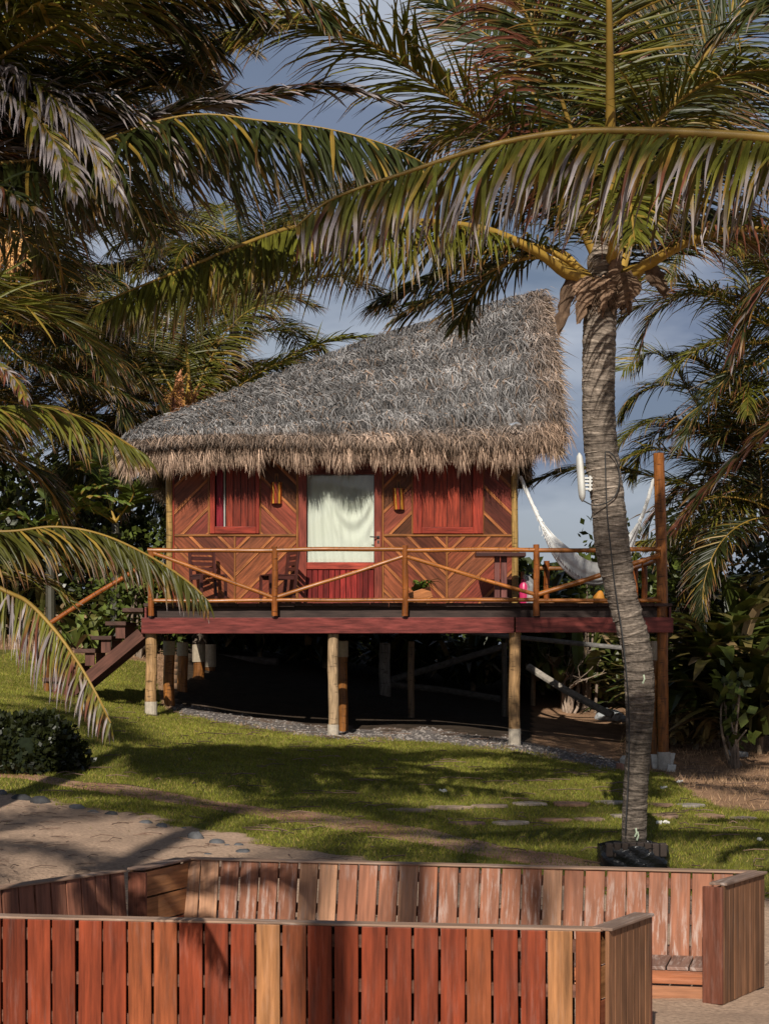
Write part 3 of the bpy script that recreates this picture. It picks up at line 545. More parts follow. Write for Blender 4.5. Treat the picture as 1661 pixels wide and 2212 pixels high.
def thatch():
    for side, n in ((1, 85000), (-1, 10000)):
        S = roof_surf(side); u = rng.uniform(0, 1, n); v = rng.uniform(0, 1.02, n).clip(0, 1); p, du, dv, nn = sample(S, u, v)
        if side < 0: nn = -nn
        nn *= np.sign(nn[:, 2:3])
        p = p + nn * (rng.uniform(.0, .06, n) + .09 * (1 - (v * 7 + .25 * vn(u * 14, v * 0, 1, 91)) % 1))[:, None] + du * rng.normal(0, .02, n)[:, None]
        d = -dv + du * (rng.normal(0, .5, n) + .9 * (v > .35) * (vn(u * 9, v * 4, 1, 77) - .35))[:, None] + nn * (rng.uniform(0, 1, n) ** 2 * .3 + .02)[:, None]
        L = rng.uniform(.14, .5, n); W = rng.uniform(.003, .0085, n)
        warm = np.clip(1 - v / .15, 0, 1) * .9 + np.clip((u - .93) / .07, 0, 1) * .8 + (rng.uniform(0, 1, n) < .10) * .9; warm = warm.clip(0, 1)[:, None]
        patch = ((.65 + .5 * vn(u * 20, v * 8, 1, 21)) * (.8 + .4 * vn(u * 6, v * 14, 1, 22)))[:, None]
        C = (A(.345, .33, .32) * (1 - warm) + A(.42, .29, .205) * warm) * rng.uniform(.2, 1.3, n)[:, None] * patch
        strands('thatch_layer', p, d, L, W, C, roof, nn)
    # fringes: several courses hanging at the eave
    for side, n in ((1, 30000), (-1, 5000)):
        S = roof_surf(side); u = rng.uniform(0, 1, n); v = rng.uniform(0, .16, n); p, du, dv, nn = sample(S, u, v); nn *= np.sign(nn[:, 2:3]); p = p + nn * rng.uniform(-.12, .06, n)[:, None]
        clump = .65 + .7 * vn(u * 60, u * 0, 1, 31); d = -dv * .7 + A(0, 0, -1) * rng.uniform(.5, 1.1, n)[:, None] + du * rng.normal(0, .22, n)[:, None] + nn * rng.uniform(0, .25, n)[:, None]
        L = rng.uniform(.18, .44, n) * clump; C = A(.44, .31, .225) * rng.uniform(.2, 1.4, n)[:, None] * (.75 + .4 * clump[:, None])
        strands('eave_fringe', p, d, L, rng.uniform(.003, .008, n), C, roof)
    n = 7000; S = roof_surf(1); v = rng.uniform(0, 1, n); s2 = rng.uniform(0, 1, n) < .5; p, du, dv, nn = sample(S, np.full(n, .999), v); q, du2, dv2, nn2 = sample(roof_surf(-1), np.full(n, .999), v); p = np.where(s2[:, None], p, q); dv = np.where(s2[:, None], dv, dv2)
    d = du * rng.uniform(.1, .8, n)[:, None] - dv * rng.uniform(.6, 1.2, n)[:, None] + rng.normal(0, .25, (n, 3)); strands('verge_straw', p - A(0, 0, 1) * rng.uniform(-.05, .22, n)[:, None] - du * rng.uniform(0, .12, n)[:, None], d, rng.uniform(.15, .4, n), rng.uniform(.005, .012, n), A(.42, .3, .2) * rng.uniform(.4, 1.3, n)[:, None], roof)
    n = 3000; u = rng.uniform(0, 1, n); p, du, dv, nn = sample(roof_surf(1), u, np.full(n, .995)); d = rng.normal(0, .5, (n, 3)) + du * rng.choice([-1, 1], n)[:, None] * .6 + A(0, 0, .15) - dv * .4; strands('ridge_straw', p, d, rng.uniform(.1, .26, n), rng.uniform(.004, .01, n), A(.4, .31, .22) * rng.uniform(.5, 1.3, n)[:, None], roof)
    # left end hanging straw
    n = 3500; v = rng.uniform(0, 1, n); s2 = (rng.uniform(0, 1, n) < .5)[:, None]; p, du, dv, nn = sample(roof_surf(1), np.full(n, .001), v); q, _, dvq, _ = sample(roof_surf(-1), np.full(n, .001), v); p = np.where(s2, p, q)
    d = -du * rng.uniform(.2, .9, n)[:, None] + A(0, 0, -1) * rng.uniform(.4, 1, n)[:, None] + rng.normal(0, .2, (n, 3)); strands('hip_straw', p, d, rng.uniform(.15, .45, n), rng.uniform(.005, .012, n), A(.36, .27, .19) * rng.uniform(.4, 1.3, n)[:, None], roof)
thatch()
m = MB(); pk = P(1172, 640, 33); e0 = ev[-1] - A(.35, -.3, .1); m.add([e0, (e0[0], 66.4 - e0[1], e0[2]), (pk[0] - .3, 33.2, pk[2] - .25)], [[0, 1, 2]], BRN * .6); obj('gable', m, M_red, hut)
m = MB(); c = P(1112, 918, 29.75); nq = 9; V = [(c[0] + math.cos(a) * .1 * rng.uniform(.6, 1.2), c[1] - .12 + rng.uniform(-.02, .02), c[2] + math.sin(a) * .03 * rng.uniform(.6, 1.3)) for a in np.linspace(0, 6.28, nq, endpoint=False)] + [(c[0], c[1] - .17, c[2])]
m.add(V, [[i, (i + 1) % nq, nq] for i in range(nq)], A(.7, .72, .75)); M_foil = plain('foil', .2, .7, .2, 30, .8); obj('foil_scrap', m, M_foil, hut)
# ------------------------------------------------------------------ things on the deck
M_dark = wood('dark_chair_wood', .4, .1)
zf = zd + .055
def chair():
    t = thing('deck_chair', 'dark slatted wooden deck chair, the one further left, nearer the stairs', 'chair', (0, 0, 0), 'dark wooden chairs on the deck'); c = A(.07, .022, .017)
    for y in (-.2, .2):
        m = MB(); m.box((.2, y, .22), (0, 0, .22), (.02, 0, 0), (0, .02, 0), c); obj('leg', m, M_dark, t)
        m = MB(); m.box((-.22, y, .44), (-.05, 0, .44), (.022, 0, 0), (0, .02, 0), c); obj('leg', m, M_dark, t)
    m = MB(); [m.rbox(-.2 + i * .085, -.2 + i * .085 + .07, -.22, .22, .441, .462, c * rng.uniform(.8, 1.2), 'y') for i in range(5)]; m.rbox(-.19, .18, -.21, -.185, .38, .44, c); m.rbox(-.19, .18, .185, .21, .38, .44, c); obj('seat', m, M_dark, t)
    m = MB(); [m.box((-.25 - .011 * i, 0, .55 + i * .085), (0, .18, 0), (0, 0, .028), (.01, 0, 0), c * rng.uniform(.8, 1.3)) for i in range(4)]; obj('backrest', m, M_dark, t); return t
ch = chair(); ch.location = (pxx(450, 29.9), 29.95, zf); ch.rotation_euler = (0, 0, R(-62))
c2 = copy_tree(ch); c2.location = (pxx(600, 29.9), 29.95, zf); c2.rotation_euler = (0, 0, R(205)); c2['label'] = 'dark slatted wooden chair on the deck nearest the white curtained door, facing left'
tp = P(1080, 1199, 29.8); t = thing('pedestal_table', 'dark wooden side table with square column near the right end of the hut wall', 'table', (tp[0], tp[1], zf)); m = MB(); m.rbox(tp[0] - .38, tp[0] + .38, tp[1] - .22, tp[1] + .22, tp[2] - .03, tp[2] + .03, A(.05, .02, .018)); obj('tabletop', m, M_dark, t, bevel=.006)
m = MB(); m.rbox(tp[0] - .09, tp[0] - .01, tp[1] - .08, tp[1] + .06, zf, tp[2] - .032, A(.16, .06, .05), 'z'); m.rbox(tp[0] + .01, tp[0] + .1, tp[1] - .08, tp[1] + .06, zf, tp[2] - .032, A(.16, .06, .05), 'z'); obj('column', m, M_dark, t, bevel=.005)
m = MB(); m.rbox(tp[0] - .3, tp[0] + .12, tp[1] - .2, tp[1] - .1, zf, zf + .1, A(.08, .03, .02)); obj('foot', m, M_dark, t)
def planter():
    c = A(pxx(908, 29.6), 29.6, zf); t = thing('planter_box', 'orange brown wedge shaped wooden planter with drooping green plant on the deck', 'planter', c); m = MB(); c1 = A(.34, .13, .045)
    d = nrm(A(.93, 0, .3)); m.box(c + A(0, -.1, .13), d * .17, np.cross(d, A(0, 1, 0)) * .085, (0, .012, 0), c1); m.box(c + A(0, .14, .13), d * .17, np.cross(d, A(0, 1, 0)) * .085, (0, .012, 0), c1 * .8); m.box(c + A(-.0, .02, .05), d * .16, (0, .11, 0), (0, 0, .012), c1 * .7)
    m.rbox(c[0] - .18, c[0] + .14, c[1] - .1, c[1] + .14, c[2], c[2] + .05, c1 * .7); obj('box', m, M_red, t, bevel=.004)
    m = MB()
    for k in range(34):
        a = rng.uniform(0, 6.28); L = rng.uniform(.1, .34); b = c + A(rng.uniform(-.1, .1), .02, .18); mid = b + A(math.cos(a) * L * .45, math.sin(a) * .12, L * .6); e = b + A(math.cos(a) * L * 1.0, math.sin(a) * .15, L * rng.uniform(.1, .9)); leafblade(m, [b, mid, e], .022 + .02 * rng.uniform(), A(.09, .13, .02) * rng.uniform(.5, 1.8))
    obj('foliage', m, M_broad, t)
def leafblade(m, pts, wd, col, n=5, hint=None, fold=.25, tipc=None, maxt=.4):
    q = resample(pts, n); T = np.gradient(q, axis=0); hint = A(0, 0, 1) if hint is None else hint; S = np.cross(T, hint); S /= np.linalg.norm(S, axis=1)[:, None] + 1e-9; U = np.cross(S, T); U /= np.linalg.norm(U, axis=1)[:, None] + 1e-9
    t = np.linspace(0, 1, n); w_ = wd * np.where(t < maxt, .35 + .65 * np.sin(t / maxt * math.pi / 2), np.clip(np.cos((t - maxt) / (1 - maxt) * math.pi / 2), 0, 1) ** .8 + .02)
    V = np.stack([q - S * w_[:, None] + U * (w_ * fold)[:, None], q, q + S * w_[:, None] + U * (w_ * fold)[:, None]], 1).reshape(-1, 3)
    f = [[3 * i + a, 3 * i + a + 1, 3 * i + a + 4, 3 * i + a + 3] for i in range(n - 1) for a in (0, 1)]
    c = np.tile(col, (n, 1)) if tipc is None else col * (1 - t[:, None] ** 2) + tipc * t[:, None] ** 2
    m.add(V, f, np.repeat(c, 3, 0))
planter()
c = A(pxx(1131, 30.2), 30.2, zf); t = thing('pink_bottle', 'pink bottle wrapped in clear crumpled plastic on the deck by the wall corner', 'bottle', c); m = MB(); m.tube(c + np.array([[0, 0, 0], [0, 0, .02], [0, 0, .3], [0, 0, .34], [0, 0, .4]]), [.06, .07, .07, .05, .03], A(.5, .025, .11), 14); obj('bottle_body', m, plain('pink_plastic', .35, var=.1), t, smooth=True)
m = MB(); m.tube(c + np.array([[.1, 0, 0], [.13, .01, .15], [.11, 0, .3], [.04, 0, .42], [.0, 0, .46]]), [.09, .1, .08, .06, .02], A(.5, .5, .5), 10, .25); wm = plain('clear_wrap', .2, 0, .2); wm.node_tree.nodes['Principled BSDF'].inputs['Alpha'].default_value = .35; obj('wrapping', m, wm, t)
m = MB(); m.tube(c + np.array([[-.01, .1, 0], [-.01, .1, .52]]), .03, A(.2, .08, .03), 8); obj('stick', m, M_log, t)
c = A(pxx(1292, 31), 31, zf + .0); m = MB(); m.tube(c + np.array([[0, 0, 0], [0, 0, .05], [.01, 0, .14], [.03, 0, .22], [.03, 0, .25]]), [.04, .08, .09, .05, .02], A(.5, .2, .02), 12, .08); tag(obj('cloth_bundle', m, M_plain, smooth=True), 'small orange yellow cloth bundle on the deck under the white hammock', 'cloth bundle')
# hammock
def hammock():
    h = thing('hammock', 'white cotton hammock slung between the hut corner and the tall deck post', 'hammock', P(1280, 1260, 29.9)); ax = [P(1124, 1030, 30.5), P(1140, 1068, 30.4), P(1165, 1122, 30.3), P(1195, 1178, 30.1), P(1230, 1220, 30), P(1270, 1243, 29.9), P(1310, 1240, 29.8), P(1345, 1205, 29.6), P(1372, 1150, 29.5), P(1395, 1090, 29.35), P(1411, 1036, 29.2)]
    q = resample(ax, 90); t = np.linspace(0, 1, 90); T = np.gradient(q, axis=0); T /= np.linalg.norm(T, axis=1)[:, None]
    wd = .04 + .36 * np.clip(np.sin(np.clip((t - .2) / .62, 0, 1) * math.pi), 0, 1) ** 1.1; nvv = 28; v = np.linspace(-1, 1, nvv)
    up = np.stack([-T[:, 2], 0 * t, T[:, 0]], 1); Yv = A(0, 1, 0)
    X = q[:, None] + up[:, None] * (wd[:, None] * (v[None] ** 2 * .9 - .35))[..., None] + Yv * (wd[:, None] * v[None] * .75)[..., None]
    X += up[:, None] * (.010 * np.sin(v[None] * 22 + t[:, None] * 5) + .006 * np.sin(v[None] * 41 - t[:, None] * 9))[..., None]
    inside = (t > .2) & (t < .83); X = X[inside]; n = len(X); i = np.arange(n * nvv).reshape(n, nvv); f = np.stack([i[:-1, :-1], i[1:, :-1], i[1:, 1:], i[:-1, 1:]], -1).reshape(-1, 4)
    m = MB(); m.add(X.reshape(-1, 3), f, A(.72, .72, .7)); cm = plain('white_cotton', .85, var=.08, scale=20, bmp=.2); o = obj('cloth', m, cm, h, smooth=True)
    for lo, hi in ((0, .24), (.79, 1)):
        k = (t >= lo) & (t <= hi); m = MB(); tt = t[k]; c = q[k]
        m.tube(c, .028, A(.68, .68, .66), 8, .15, cap=False)
        for s in range(9):
            ph = s * .7; amp = .018 + .012 * (s % 3); e = np.abs(tt - (lo if lo == 0 else hi)) * 4
            m.tube(resample(c + np.stack([amp * np.sin(tt * 160 + ph) * e, amp * np.cos(tt * 130 + ph) * e, amp * .5 * np.sin(tt * 190 + ph * 2)], 1), 40), .011, A(.68, .68, .66), 5, cap=False)
        obj('braided_cord', m, cm, h)
    m = MB(); tt = np.linspace(.22, .5, 26)
    for a in tt:
        i = int(a * 89); b = q[i] - A(.02, .0, .0) - up[i] * wd[i] * -.05; m.tube([b, b + A(rng.normal(0, .015), -.15, -.05), b + A(rng.normal(0, .02), -.16, -.13)], .005, A(.68, .68, .66), 4, cap=False)
    obj('fringe', m, cm, h)
hammock()
# ------------------------------------------------------------------ benches
def WC(base=.0):
    k = rng.uniform(); c = A(.20, .038, .014) if k < .66 else (A(.42, .19, .075) if k > .9 else A(.25, .068, .024)); return c * rng.uniform(.7, 1.2)
def WC2():
    k = rng.uniform(); c = A(.27, .105, .055) if k < .8 else A(.48, .25, .14); return c * rng.uniform(.9, 1.1)
H = .80
def panel(m, a, b, z0, z1, pitch, gap, th, colf, lean=0, inn=(0, 0), vert=True, wobble=.0):
    a = A(*a, 0); b = A(*b, 0); L = np.linalg.norm(b - a); d = (b - a) / L; n = A(inn[0], inn[1], 0); k = max(1, int(round(L / pitch))) if vert else 1
    if vert:
        for i in range(k):
            c = a + d * (i + .5) * L / k; w_ = (L / k - gap) / 2; r = rng.normal(0, wobble); lo = c + A(0, 0, z0) + n * lean; hi = c + A(0, 0, z1) + d * r; ax = (hi - lo) / 2
            m.box((lo + hi) / 2 + n * rng.uniform(-.003, .003), ax, d * w_, nrm(np.cross(ax, d)) * th / 2, colf())
def bench(name, label, back, end_in, ends, outer, seat=True, colf=WC, colo=None, mat=M_bench, matside=M_bench, wob=.003, leanb=.13, group='slatted wooden benches on the sand'):
    """back = (a, b) top line of the backrest, inn = unit vector to the sitting side"""
    a, b = A(*back[0]), A(*back[1]); d = (b - a) / np.linalg.norm(b - a); inn = A(*end_in)
    mid = (a + b) / 2; t = thing(name, label, 'bench', (mid[0], mid[1], 0), group)
    m = MB(); panel(m, a, b, .02 if outer else .18, H - .013, .152, .015, .026, colf, leanb if not outer else 0.0, tuple(inn), True, wob); obj('backrest', m, mat, t, bevel=.004)
    if outer:   # inner face behind, mostly unseen, its colour carries the gaps' shade, and rails
        m = MB(); o = inn * .09; panel(m, a + o, b + o, .2, H - .03, .152, .012, .022, lambda: A(.09, .035, .025), .10, tuple(inn)); obj('inner_panel', m, M_benchw, t)
    m = MB(); w3 = A(*inn, 0); cc = (A(a[0], a[1], 0) + A(b[0], b[1], 0)) / 2; hd = A(*(b - a), 0) / 2; off = .05 if outer else -.03
    m.box(cc + w3 * (off - .0) + A(0, 0, H - .006), hd, w3 * .062, (0, 0, .007), A(.30, .19, .13)); obj('top_cap', m, M_benchw, t, bevel=.004)
    m = MB(); ro = .035 if outer else -.03
    for z in (.70, .22, .45): m.box(cc + w3 * ro + A(0, 0, z), hd * .99, w3 * .018, (0, 0, .035), A(.16, .07, .045))
    obj('back_rail', m, M_bench, t)
    for (p, q) in ends:   # each end: p at the back line, q at the front
        p = A(*p); q = A(*q); e = (q - p) / np.linalg.norm(q - p); nn = A(-e[1], e[0]); nn = nn if np.dot(nn, mid - p) < 0 else -nn   # nn points outward
        m = MB(); panel(m, p + nn * .03, q + nn * .03, .0, H - .014, .108, .006, .024, lambda: A(.19, .09, .045) * rng.uniform(.75, 1.25), 0, (0, 0), True, 0); 
        o3 = A(*nn, 0)
        k = 0
        for i in range(1, 8, 2): pass
        ep = obj('end_panel', m, matside, t, bevel=.004)
        m = MB(); L3 = A(*(q - p), 0) / 2; c3 = A(*((p + q) / 2), 0)
        for i, z in enumerate((.68, .49, .30, .11)): m.box(c3 - o3 * .03 + A(0, 0, z), L3 * .99, A(0, 0, .088), o3 * .011, (A(.42, .19, .08) if i < 2 else A(.28, .09, .045)) * rng.uniform(.85, 1.1))  # lower boards carry their shadow as a darker colour
        obj('inner_end_board', m, M_bench, ep)
        m = MB(); m.box(c3 + A(0, 0, H - .004), L3 * 1.0, o3 * .062, (0, 0, .009), A(.24, .16, .12)); obj('end_cap', m, M_benchw, ep, bevel=.004)
        m = MB(); m.box(A(q[0], q[1], H / 2 - .01) + A(*e, 0) * .015 - o3 * .03, (0, 0, H / 2 - .012), o3 * .07, A(*e, 0) * .014, A(.14, .048, .028)); obj('front_board', m, M_bench, ep, bevel=.004)
    if seat:
        m = MB(); s0 = .22; dep = .52; L = np.linalg.norm(b - a) - .27; n = int(L / .15)
        k0 = inn * .14
        for i in range(n):
            c = a + d * (i + .5) * L / n + inn * (.14 + dep / 2); m.box((c[0], c[1], .205), A(*inn, 0) * dep / 2, A(*d, 0) * (L / n / 2 - .005), (0, 0, .012), A(.22, .13, .1) * rng.uniform(.8, 1.2))
        obj('seat', m, M_benchw, t, bevel=.004); m = MB(); c = (a + b) / 2 - d * .10 + inn * (.14 + dep - .02); hd = hd - A(*d, 0) * .10
        for z, cc in ((.145, A(.36, .13, .06)), (.04, A(.42, .19, .10))): m.box((c[0], c[1], z), hd * .97, (0, 0, .045), A(*inn, 0) * .011, cc)
        obj('seat_front', m, M_bench, t, bevel=.004)
    return t
na, nb_ = (-3.1, 11.41), (1.193, 10.73); nd = nrm(A(nb_[0] - na[0], nb_[1] - na[1])); ninn = A(-nd[1], nd[0])
bench('near_bench', 'near slatted red brown wooden bench seen from behind, cropped by the lower picture edge', (na, (1.195, 10.73)), ninn, [((1.20, 10.76), (1.52, 11.39))], True, colf=WC)
fa, fb = (-1.507, 14.55), (2.64, 13.6); fd = nrm(A(fb[0] - fa[0], fb[1] - fa[1])); finn = A(fd[1], -fd[0])
bench('far_bench', 'far wooden bench with worn whitish backrest slats facing the camera', (fa, (2.60, 13.61)), finn, [((2.62, 13.62), (2.21, 12.9)), ((-1.50, 14.52), (-1.77, 13.8))], False, colf=WC2, mat=M_benchw)
bench('left_bench', 'shaded narrow slatted bench at the left, running from the far bench towards the left edge', ((-1.84, 13.72), (-3.0, 11.9)), nrm(A(.85, -.5)), [], False, colf=lambda: A(.22, .09, .055) * rng.uniform(.85, 1.1), leanb=.05)
# ------------------------------------------------------------------ palms
G_ = A(.105, .105, .014); YEL = A(.42, .26, .045); GRY = A(.29, .25, .245); RBR = A(.13, .045, .026); DKG = A(.027, .033, .008)  # DKG: dark green, also carries the shade among the fronds
def frond(parent, pts, L=.7, hint=None, droop=1.0, dead=.3, green=G_, wid=.0125, n=None, r=.022, a0=72, a1=22, t0=.12, curl=.0, tipc=None, wind=(0, 0, 0), jit=1.0, lift=(.0, .3), sp=.027):
    """pts: world points of the midrib; leaflets leave both sides and hang"""
    q = resample(pts, 60); ln = np.linalg.norm(np.diff(q, axis=0), axis=1).sum(); T = np.gradient(q, axis=0); T /= np.linalg.norm(T, axis=1)[:, None]
    hint = A(0, 0, 1) if hint is None else A(*hint); S = np.cross(T, hint); S /= np.linalg.norm(S, axis=1)[:, None] + 1e-9; U = np.cross(S, T)
    if n is None: n = int(ln * (1 - t0) / sp)
    t = np.repeat(np.linspace(t0, .995, n), 2) + rng.uniform(-.004, .004, 2 * n); t = t.clip(t0, 1); sg = np.tile([1., -1.], n); N_ = 2 * n
    gi = lambda M: np.stack([np.interp(t * 59, np.arange(60), M[:, k]) for k in range(3)], 1)
    p, Tt, Ss, Uu = gi(q), gi(T), gi(S), gi(U)
    prof = np.interp((t - t0) / (1 - t0), [0, .12, .35, .7, .9, 1], [.45, .85, 1, .85, .55, .3]); Ll = L * prof * rng.uniform(.78, 1.1, N_) * np.where(rng.uniform(0, 1, N_) < .06, .45, 1)
    al = np.radians(a0 + (a1 - a0) * ((t - t0) / (1 - t0)) ** 1.2 + rng.normal(0, 5 * jit, N_) + rng.normal(0, 26, N_) * (rng.uniform(0, 1, N_) < .07)); d = Tt * np.cos(al)[:, None] + Ss * (sg * np.sin(al))[:, None] + Uu * rng.uniform(lift[0], lift[1], N_)[:, None]
    d /= np.linalg.norm(d, axis=1)[:, None]; g = A(0, 0, -1) + A(*wind); K = 6; c = p.copy(); P_ = [c.copy()]; D_ = [d.copy()]
    dr_ = droop * rng.uniform(.75, 1.25, N_)
    for k in range(K - 1):
        d = d + g * (dr_ * (.06 + .62 * (k / K) ** 1.4))[:, None] + rng.normal(0, .035 * jit, (N_, 3)) + rng.normal(0, .22, (N_, 3)) * (rng.uniform(0, 1, (N_, 1)) < .05); d /= np.linalg.norm(d, axis=1)[:, None]; c = c + d * (Ll / (K - 1))[:, None]; P_.append(c.copy()); D_.append(d.copy())
    Pp = np.stack(P_, 1); Dd = np.stack(D_, 1); side = np.cross(Dd, Tt[:, None] * .8 + Uu[:, None] * .6); side = np.cross(Dd, np.cross(Tt[:, None] * .9 + Ss[:, None] * 0, Dd)); side /= np.linalg.norm(side, axis=2)[..., None] + 1e-9
    side = side * 1.0; up = np.cross(side, Dd); up /= np.linalg.norm(up, axis=2)[..., None] + 1e-9
    tw = rng.normal(0, .35 * jit, N_)[:, None, None]; side = side * np.cos(tw) + up * np.sin(tw)
    wk = np.array([.55, 1, 1, .85, .5, .06]) * wid; wk = wk[None] * rng.uniform(.8, 1.2, N_)[:, None]
    V = np.stack([Pp - side * wk[..., None], Pp + up * (wk * .0)[..., None] - up * (wk * .35)[..., None], Pp + side * wk[..., None]], 2)
    s = np.linspace(0, 1, K)[None, :]; dn = np.clip((rng.beta(1.2, 1.6, N_) * dead * (1.6 if dead > .55 else 1.0)), 0, 1)[:, None]; k1 = np.clip((s - (1 - dn)) / .12, 0, 1)[..., None]
    base = green * rng.uniform(.6, 1.35, N_)[:, None, None] * np.ones((1, K, 1)); yl = (rng.uniform(0, 1, N_) < .06)[:, None, None]; base = np.where(yl, base * .4 + YEL * .55, base)
    tc_ = np.where((rng.uniform(0, 1, N_) < (.55 if tipc is None else tipc))[:, None, None], GRY, RBR) * rng.uniform(.6, 1.35, N_)[:, None, None]
    edge = np.exp(-((s - (1 - dn)) / .07) ** 2)[..., None] * (dn[..., None] > .05); cc = base * (1 - k1) + tc_ * k1; cc = cc * (1 - .6 * edge) + A(.30, .14, .03) * .6 * edge
    cc = np.repeat(cc[:, :, None], 3, 2); i = np.arange(N_ * K * 3).reshape(N_, K, 3); f = np.stack([i[:, :-1, :-1], i[:, :-1, 1:], i[:, 1:, 1:], i[:, 1:, :-1]], -1).reshape(-1, 4)
    m = MB(); m.add(V.reshape(-1, 3), f, cc.reshape(-1, 3)); m.tube(q[2:-1], .006, YEL * .6, 4, cap=False); fo = obj('frond', m, M_frond, parent, smooth=False)
    m = MB(); tt = np.linspace(0, 1, 60); cl = YEL * (.8 + .2 * np.sin(tt * 9)[:, None]) * (1 - .35 * tt[:, None]); m.tube(q, r * (1.25 - 1.1 * tt) * (1 + .8 * np.clip(.1 - tt, 0, 1) * 10), cl, 6, fl=.8, cap=False); obj('stalk', m, M_stalk, fo, smooth=True); return fo
def PT(l, Y0, Y1):
    n = len(l); return [P(x[0], x[1], (x[2] if len(x) > 2 else Y0 + (Y1 - Y0) * i / (n - 1))) for i, x in enumerate(l)]
def arch(c, az, el, L, bend=1.0, n=9):
    """a midrib leaving c at azimuth az, elevation el, bowing under its weight"""
    p = A(*c); pts = [p.copy()]; e = el
    for k in range(n - 1): p = p + A(math.cos(az) * math.cos(e), math.sin(az) * math.cos(e), math.sin(e)) * L / (n - 1); pts.append(p.copy()); e -= bend * (.10 + .045 * k)
    return pts
def palm(label, crown, foot, r=.14, trunk=None, group='coconut palms'):
    t = thing('palm_tree', label, 'palm tree', foot, group); m = MB()
    q = resample([A(*foot) - A(0, 0, .3), A(*foot) * .5 + A(*crown) * .5 + A(.15, 0, 0), A(*crown)], 60); s = np.linspace(0, 1, 60); rr = r * (1.15 - .35 * s) * (1 + .05 * ((s * 38) % 1)); m.tube(q, rr, np.tile(A(.17, .13, .10), (60, 1)) * rng.uniform(.7, 1.2, 60)[:, None], 14); obj('trunk', m, M_bark, t); return t
def radial(t, c, n, L, leaf, els=(-.1, 1.35), dead=.35, green=DKG, seed=0, az=(0, 6.28), bend=1.0, wid=.0115, tipc=.5):
    r = np.random.default_rng(seed)
    for k in range(n):
        a = az[0] + (az[1] - az[0]) * (k + r.uniform(0, .6)) / n; e = r.uniform(*els); up = e > 1.0; frond(t, arch(c, a, e, L * r.uniform(.85, 1.1), bend * r.uniform(.7, 1.3)), leaf, hint=(0, 0, 1) if not up else (-math.cos(a), -math.sin(a), .3), droop=r.uniform(.4, 1.0), dead=dead * r.uniform(.4, 1.5), green=green * r.uniform(.7, 1.5), wid=wid, r=.02, tipc=tipc, sp=.026)
# main palm
MP = gnd(1370, 1868)
YA = MP[1]; mainp = thing('palm_tree', 'leaning ringed coconut palm in front of the hut, black bag round its foot', 'palm tree', MP, 'coconut palms')
TK = [(1369, 1880, 56), (1369, 1808, 53), (1372, 1706, 53), (1379, 1603, 54), (1381, 1501, 63), (1374, 1399, 64), (1345, 1296, 66), (1323, 1185, 74), (1312, 1080, 72), (1298, 975, 72), (1293, 900, 71), (1292, 836, 70), (1295, 696, 72), (1300, 640, 70), (1306, 560, 74), (1310, 500, 60)]
q = resample(np.array([list(P(x, y, YA)) + [w_ / 2 / F * YA] for x, y, w_ in TK]), 420); s = np.cumsum(np.r_[0, np.linalg.norm(np.diff(q[:, :3], axis=0), axis=1)])
m = MB(); ph = s / .085 + .25 * np.sin(s * 3.1) + .15 * np.sin(s * 7.7); saw = (ph % 1); rr = q[:, 3] * (1 + .035 * (1 - saw) ** 2 - .01 + .02 * (vn(s * 2.2, s * 0, 1, 56) - .5))
ringc = np.where(saw[:, None] < .16, A(.34, .28, .225), A(.185, .15, .12)) * (.75 + .5 * vn(s * 3, s * 0, 1, 55))[:, None]; ringc = np.where(saw[:, None] > .9, ringc * .4, ringc); low = np.clip((3.2 - q[:, 2]) / 1.5, 0, 1)[:, None]; ringc = ringc * (1 - .25 * low)
n0 = m.n; m.tube(q[:, :3], rr, ringc, 26, .03); Vt = m.V[0]; nr = 26
tilt = .022 * np.sin(np.tile(np.linspace(0, 2 * math.pi, nr, endpoint=False), 420) + 1.2 * np.repeat(np.sin(np.floor(ph) * 2.4), nr)); Vt[:, 2] += tilt
M_palmbark, n_p, l_p, b_p = mat_base('palm_bark'); t_p = n_p.new('ShaderNodeTexCoord'); mp_p = n_p.new('ShaderNodeMapping'); mp_p.inputs['Scale'].default_value = (7, 7, 60); l_p.new(t_p.outputs['Object'], mp_p.inputs[0]); g_p = noise(n_p, l_p, mp_p.outputs[0], 1, 4, .65); h_p = noise(n_p, l_p, t_p.outputs['Object'], 22, 6, .7)
c_p = scl(n_p, l_p, attr(n_p).outputs['Color'], mapr(n_p, l_p, g_p, .32, .68, .45, 1.5)); c_p = scl(n_p, l_p, c_p, mapr(n_p, l_p, h_p, .35, .65, .6, 1.35)); l_p.new(c_p, b_p.inputs['Base Color']); b_p.inputs['Roughness'].default_value = .9; b_p.inputs['Specular IOR Level'].default_value = .15; bump(n_p, l_p, b_p, g_p, .9, .02); obj('trunk', m, M_palmbark, mainp, smooth=False)
m = MB()   # pale scars, low on the trunk
for (x, y) in ((1390, 1467), (1373, 1798), (1377, 1806)): c = P(x, y, YA - .14); m.tube([c + A(-.01, 0, -.04), c + A(.005, -.005, 0), c + A(-.002, 0, .04)], .008, A(.6, .7, .5), 5)
obj('pale_scar', m, M_plain, mainp)
cA = P(1308, 560, YA)
fr = lambda l, Y1, L=.8, **k: frond(mainp, PT(l, YA, Y1), L * 1.12, sp=.019, **k)
fr([(1315, 560), (1318, 400), (1318, 275), (1317, 120), (1314, -40), (1310, -260)], 16.6, .95, hint=(0, 1, .05), droop=.4, dead=.3, r=.058, a0=75, a1=45, tipc=.1, green=G_ * .8, t0=.42)
fr([(1290, 560), (1200, 400), (1085, 290), (930, 180), (830, 107), (700, 52), (600, 58), (480, 110), (400, 150)], 16, 1.15, droop=.8, dead=.3, a0=60, green=G_ * 1.05, r=.026)
